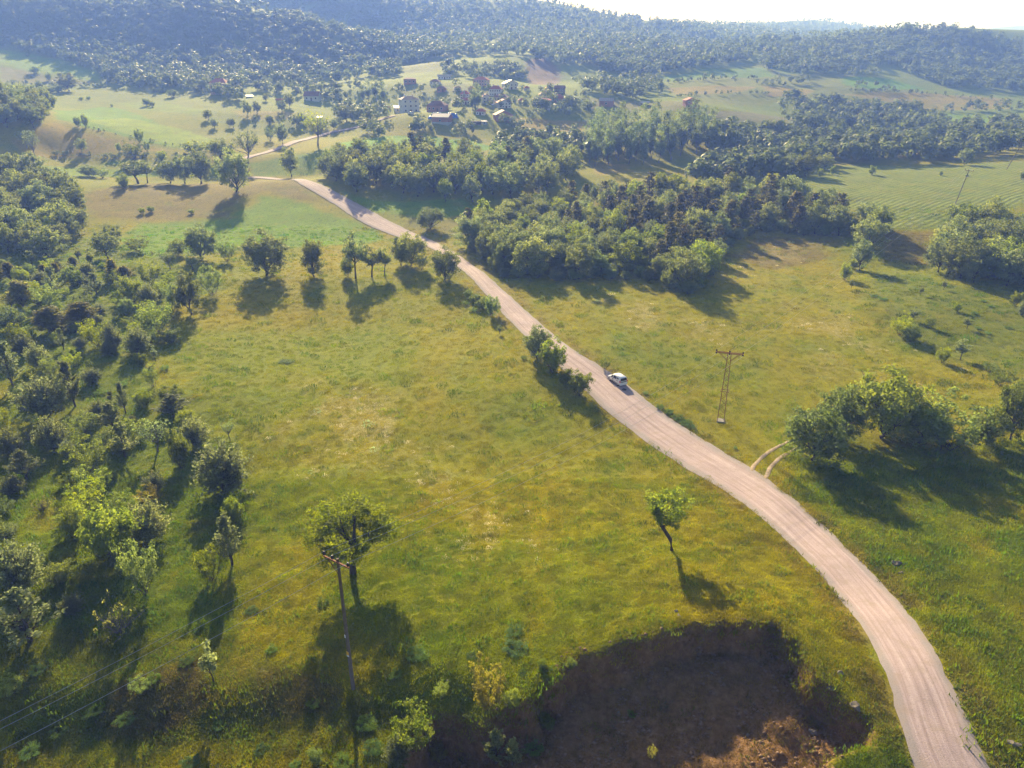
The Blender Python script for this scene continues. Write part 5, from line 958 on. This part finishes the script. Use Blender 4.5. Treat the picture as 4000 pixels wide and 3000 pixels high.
tv, tf = tuft(5, 40, .46, .15); tme = bpy.data.meshes.new('grass_tuft'); tme.from_pydata(tv, [], tf); tme.materials.append(tmt); tob = bpy.data.objects.new('grass_tuft', tme)
r = np.random.default_rng(9); NP = 130000
D = 33*np.exp(r.random(NP)*math.log(250/33)); D = np.where(r.random(NP) < .35, 33+r.random(NP)*50, D); X = (r.random(NP)*2-1)*(D*.86+10)
rdn, _ = seg_dist(X, D, RQ[::2], closed=False); wl_ = np.interp(D, RQ[:,1], RWW) if False else 2.9
pdn, pin = seg_dist(X, D, PIT); keep = (rdn > 3.05+.45*r.random(NP)) & (~pin | (r.random(NP) < .16)) & (~((rdn < 5.0) & (D > 95) & (D < 125) & (X > 8)) | (rdn > 4.2))
X, D = X[keep], D[keep]
rp = np.array(PIT[:19]); ti = r.random(1300)*(len(rp)-1); ii = ti.astype(int); fr_ = (ti-ii)[:,None]; rq = rp[ii]*(1-fr_)+rp[ii+1]*fr_+r.normal(size=(1300, 2))*.55; nrim = len(rq); X = np.concatenate([X, rq[:,0]]); D = np.concatenate([D, rq[:,1]]); Zg = gz(X, D)
def gattr(arr, x, y):
    rr_ = np.clip(np.rint(np.interp(y, YR, np.arange(NR))), 0, NR-1).astype(int); W_ = np.where(y > 0, y*1.02+46, 46.0-y*.2); cc_ = np.clip(np.rint((x/W_+1)/2*(NC-1)), 0, NC-1).astype(int); return arr.reshape(NR, NC, -1)[rr_, cc_]
cc = gattr(gcol, X, D)*(.85+.5*fbm(X/1.3, D/1.3, 3, 91))[:,None]
yel = smooth(.1, .6, fbm(X/3.0, D/6.0, 3, 93))[:,None]*.5; cc = cc*(1-yel)+np.array((0.26,0.22,0.06))*yel
grn = smooth(.15, .6, fbm(X/7.0, D/7.0, 3, 95))[:,None]*.5; cc = cc*(1-grn)+np.array((0.075,0.135,0.022))*grn
flw = gattr(fl, X, D)[:,0]; isf = r.random(len(X)) < flw*.09; cc[isf] = np.array((0.46,0.42,0.30))
sz = (.55+.8*r.random(len(X)))*(1+.5*smooth(.1, .6, fbm(X/4, D/4, 3, 97)))*(.8+.5*np.clip((D-60)/120, 0, 1))
weed = r.random(len(X)) < .035; sz = np.where(weed, sz*2.1, sz); cc[weed] = cc[weed]*np.array((.55,.75,.6))
crop_, cin = seg_dist(X, D, wpoly(ZONES[34][0])); sz = np.where(cin, sz*1.5, sz); sz[-nrim:] *= 1.15
gme = bpy.data.meshes.new('meadow_grass'); gme.vertices.add(len(X)); gme.vertices.foreach_set('co', np.stack([X, D, Zg], 1).astype(np.float32).ravel())
a = gme.attributes.new('cover', 'FLOAT_COLOR', 'POINT'); a.data.foreach_set('color', np.concatenate([cc, np.ones((len(cc), 1))], 1).astype(np.float32).ravel())
a = gme.attributes.new('size', 'FLOAT', 'POINT'); a.data.foreach_set('value', sz.astype(np.float32)); a = gme.attributes.new('turn', 'FLOAT_VECTOR', 'POINT'); a.data.foreach_set('vector', np.stack([np.zeros(len(X)), np.zeros(len(X)), r.random(len(X))*6.283], 1).astype(np.float32).ravel())
gob = link('meadow_grass', gme); tag(gob, 'short yellow-green meadow grass on both sides of the gravel road', None, None, 'stuff')
ng = bpy.data.node_groups.new('meadow_grass', 'GeometryNodeTree'); ng.interface.new_socket('Geometry', in_out='INPUT', socket_type='NodeSocketGeometry'); ng.interface.new_socket('Geometry', in_out='OUTPUT', socket_type='NodeSocketGeometry')
gi = ng.nodes.new('NodeGroupInput'); go = ng.nodes.new('NodeGroupOutput'); m2p = ng.nodes.new('GeometryNodeMeshToPoints'); ip = ng.nodes.new('GeometryNodeInstanceOnPoints'); oinf = ng.nodes.new('GeometryNodeObjectInfo'); oinf.inputs['Object'].default_value = tob; oinf.inputs['As Instance'].default_value = True
s1 = ng.nodes.new('GeometryNodeInputNamedAttribute'); s1.data_type = 'FLOAT'; s1.inputs[0].default_value = 'size'; s2 = ng.nodes.new('GeometryNodeInputNamedAttribute'); s2.data_type = 'FLOAT_VECTOR'; s2.inputs[0].default_value = 'turn'
ng.links.new(gi.outputs[0], m2p.inputs[0]); ng.links.new(m2p.outputs[0], ip.inputs['Points']); ng.links.new(oinf.outputs['Geometry'], ip.inputs['Instance']); ng.links.new(s1.outputs[0], ip.inputs['Scale']); ng.links.new(s2.outputs[0], ip.inputs['Rotation']); ng.links.new(ip.outputs[0], go.inputs[0])
gob.modifiers.new('grass', 'NODES').node_group = ng
# ------------------------------------------------------------------ the hazy air of the valley
hz0 = float(GZ.min())-1.0; hz1 = float(max(GZ.max()+14, CAM_H+5))
hb_ = MB().box((0, 3475, (hz0+hz1)/2), (14600, 7150, hz1-hz0)); hm = bpy.data.materials.new('valley_haze'); hm.use_nodes = True; nt = hm.node_tree; nt.nodes.remove(nt.nodes['Principled BSDF'])
pv = nt.nodes.new('ShaderNodeVolumePrincipled'); pv.inputs['Color'].default_value = (0.19,0.33,1.0,1); pv.inputs['Absorption Color'].default_value = (1,1,1,1); pv.inputs['Density'].default_value = 0.00054; pv.inputs['Anisotropy'].default_value = 0.1
nt.links.new(pv.outputs[0], nt.nodes['Material Output'].inputs['Volume'])
hz = hb_.build('haze', hm); tag(hz, 'pale blue haze lying over the valley and hills', None, None, 'stuff')
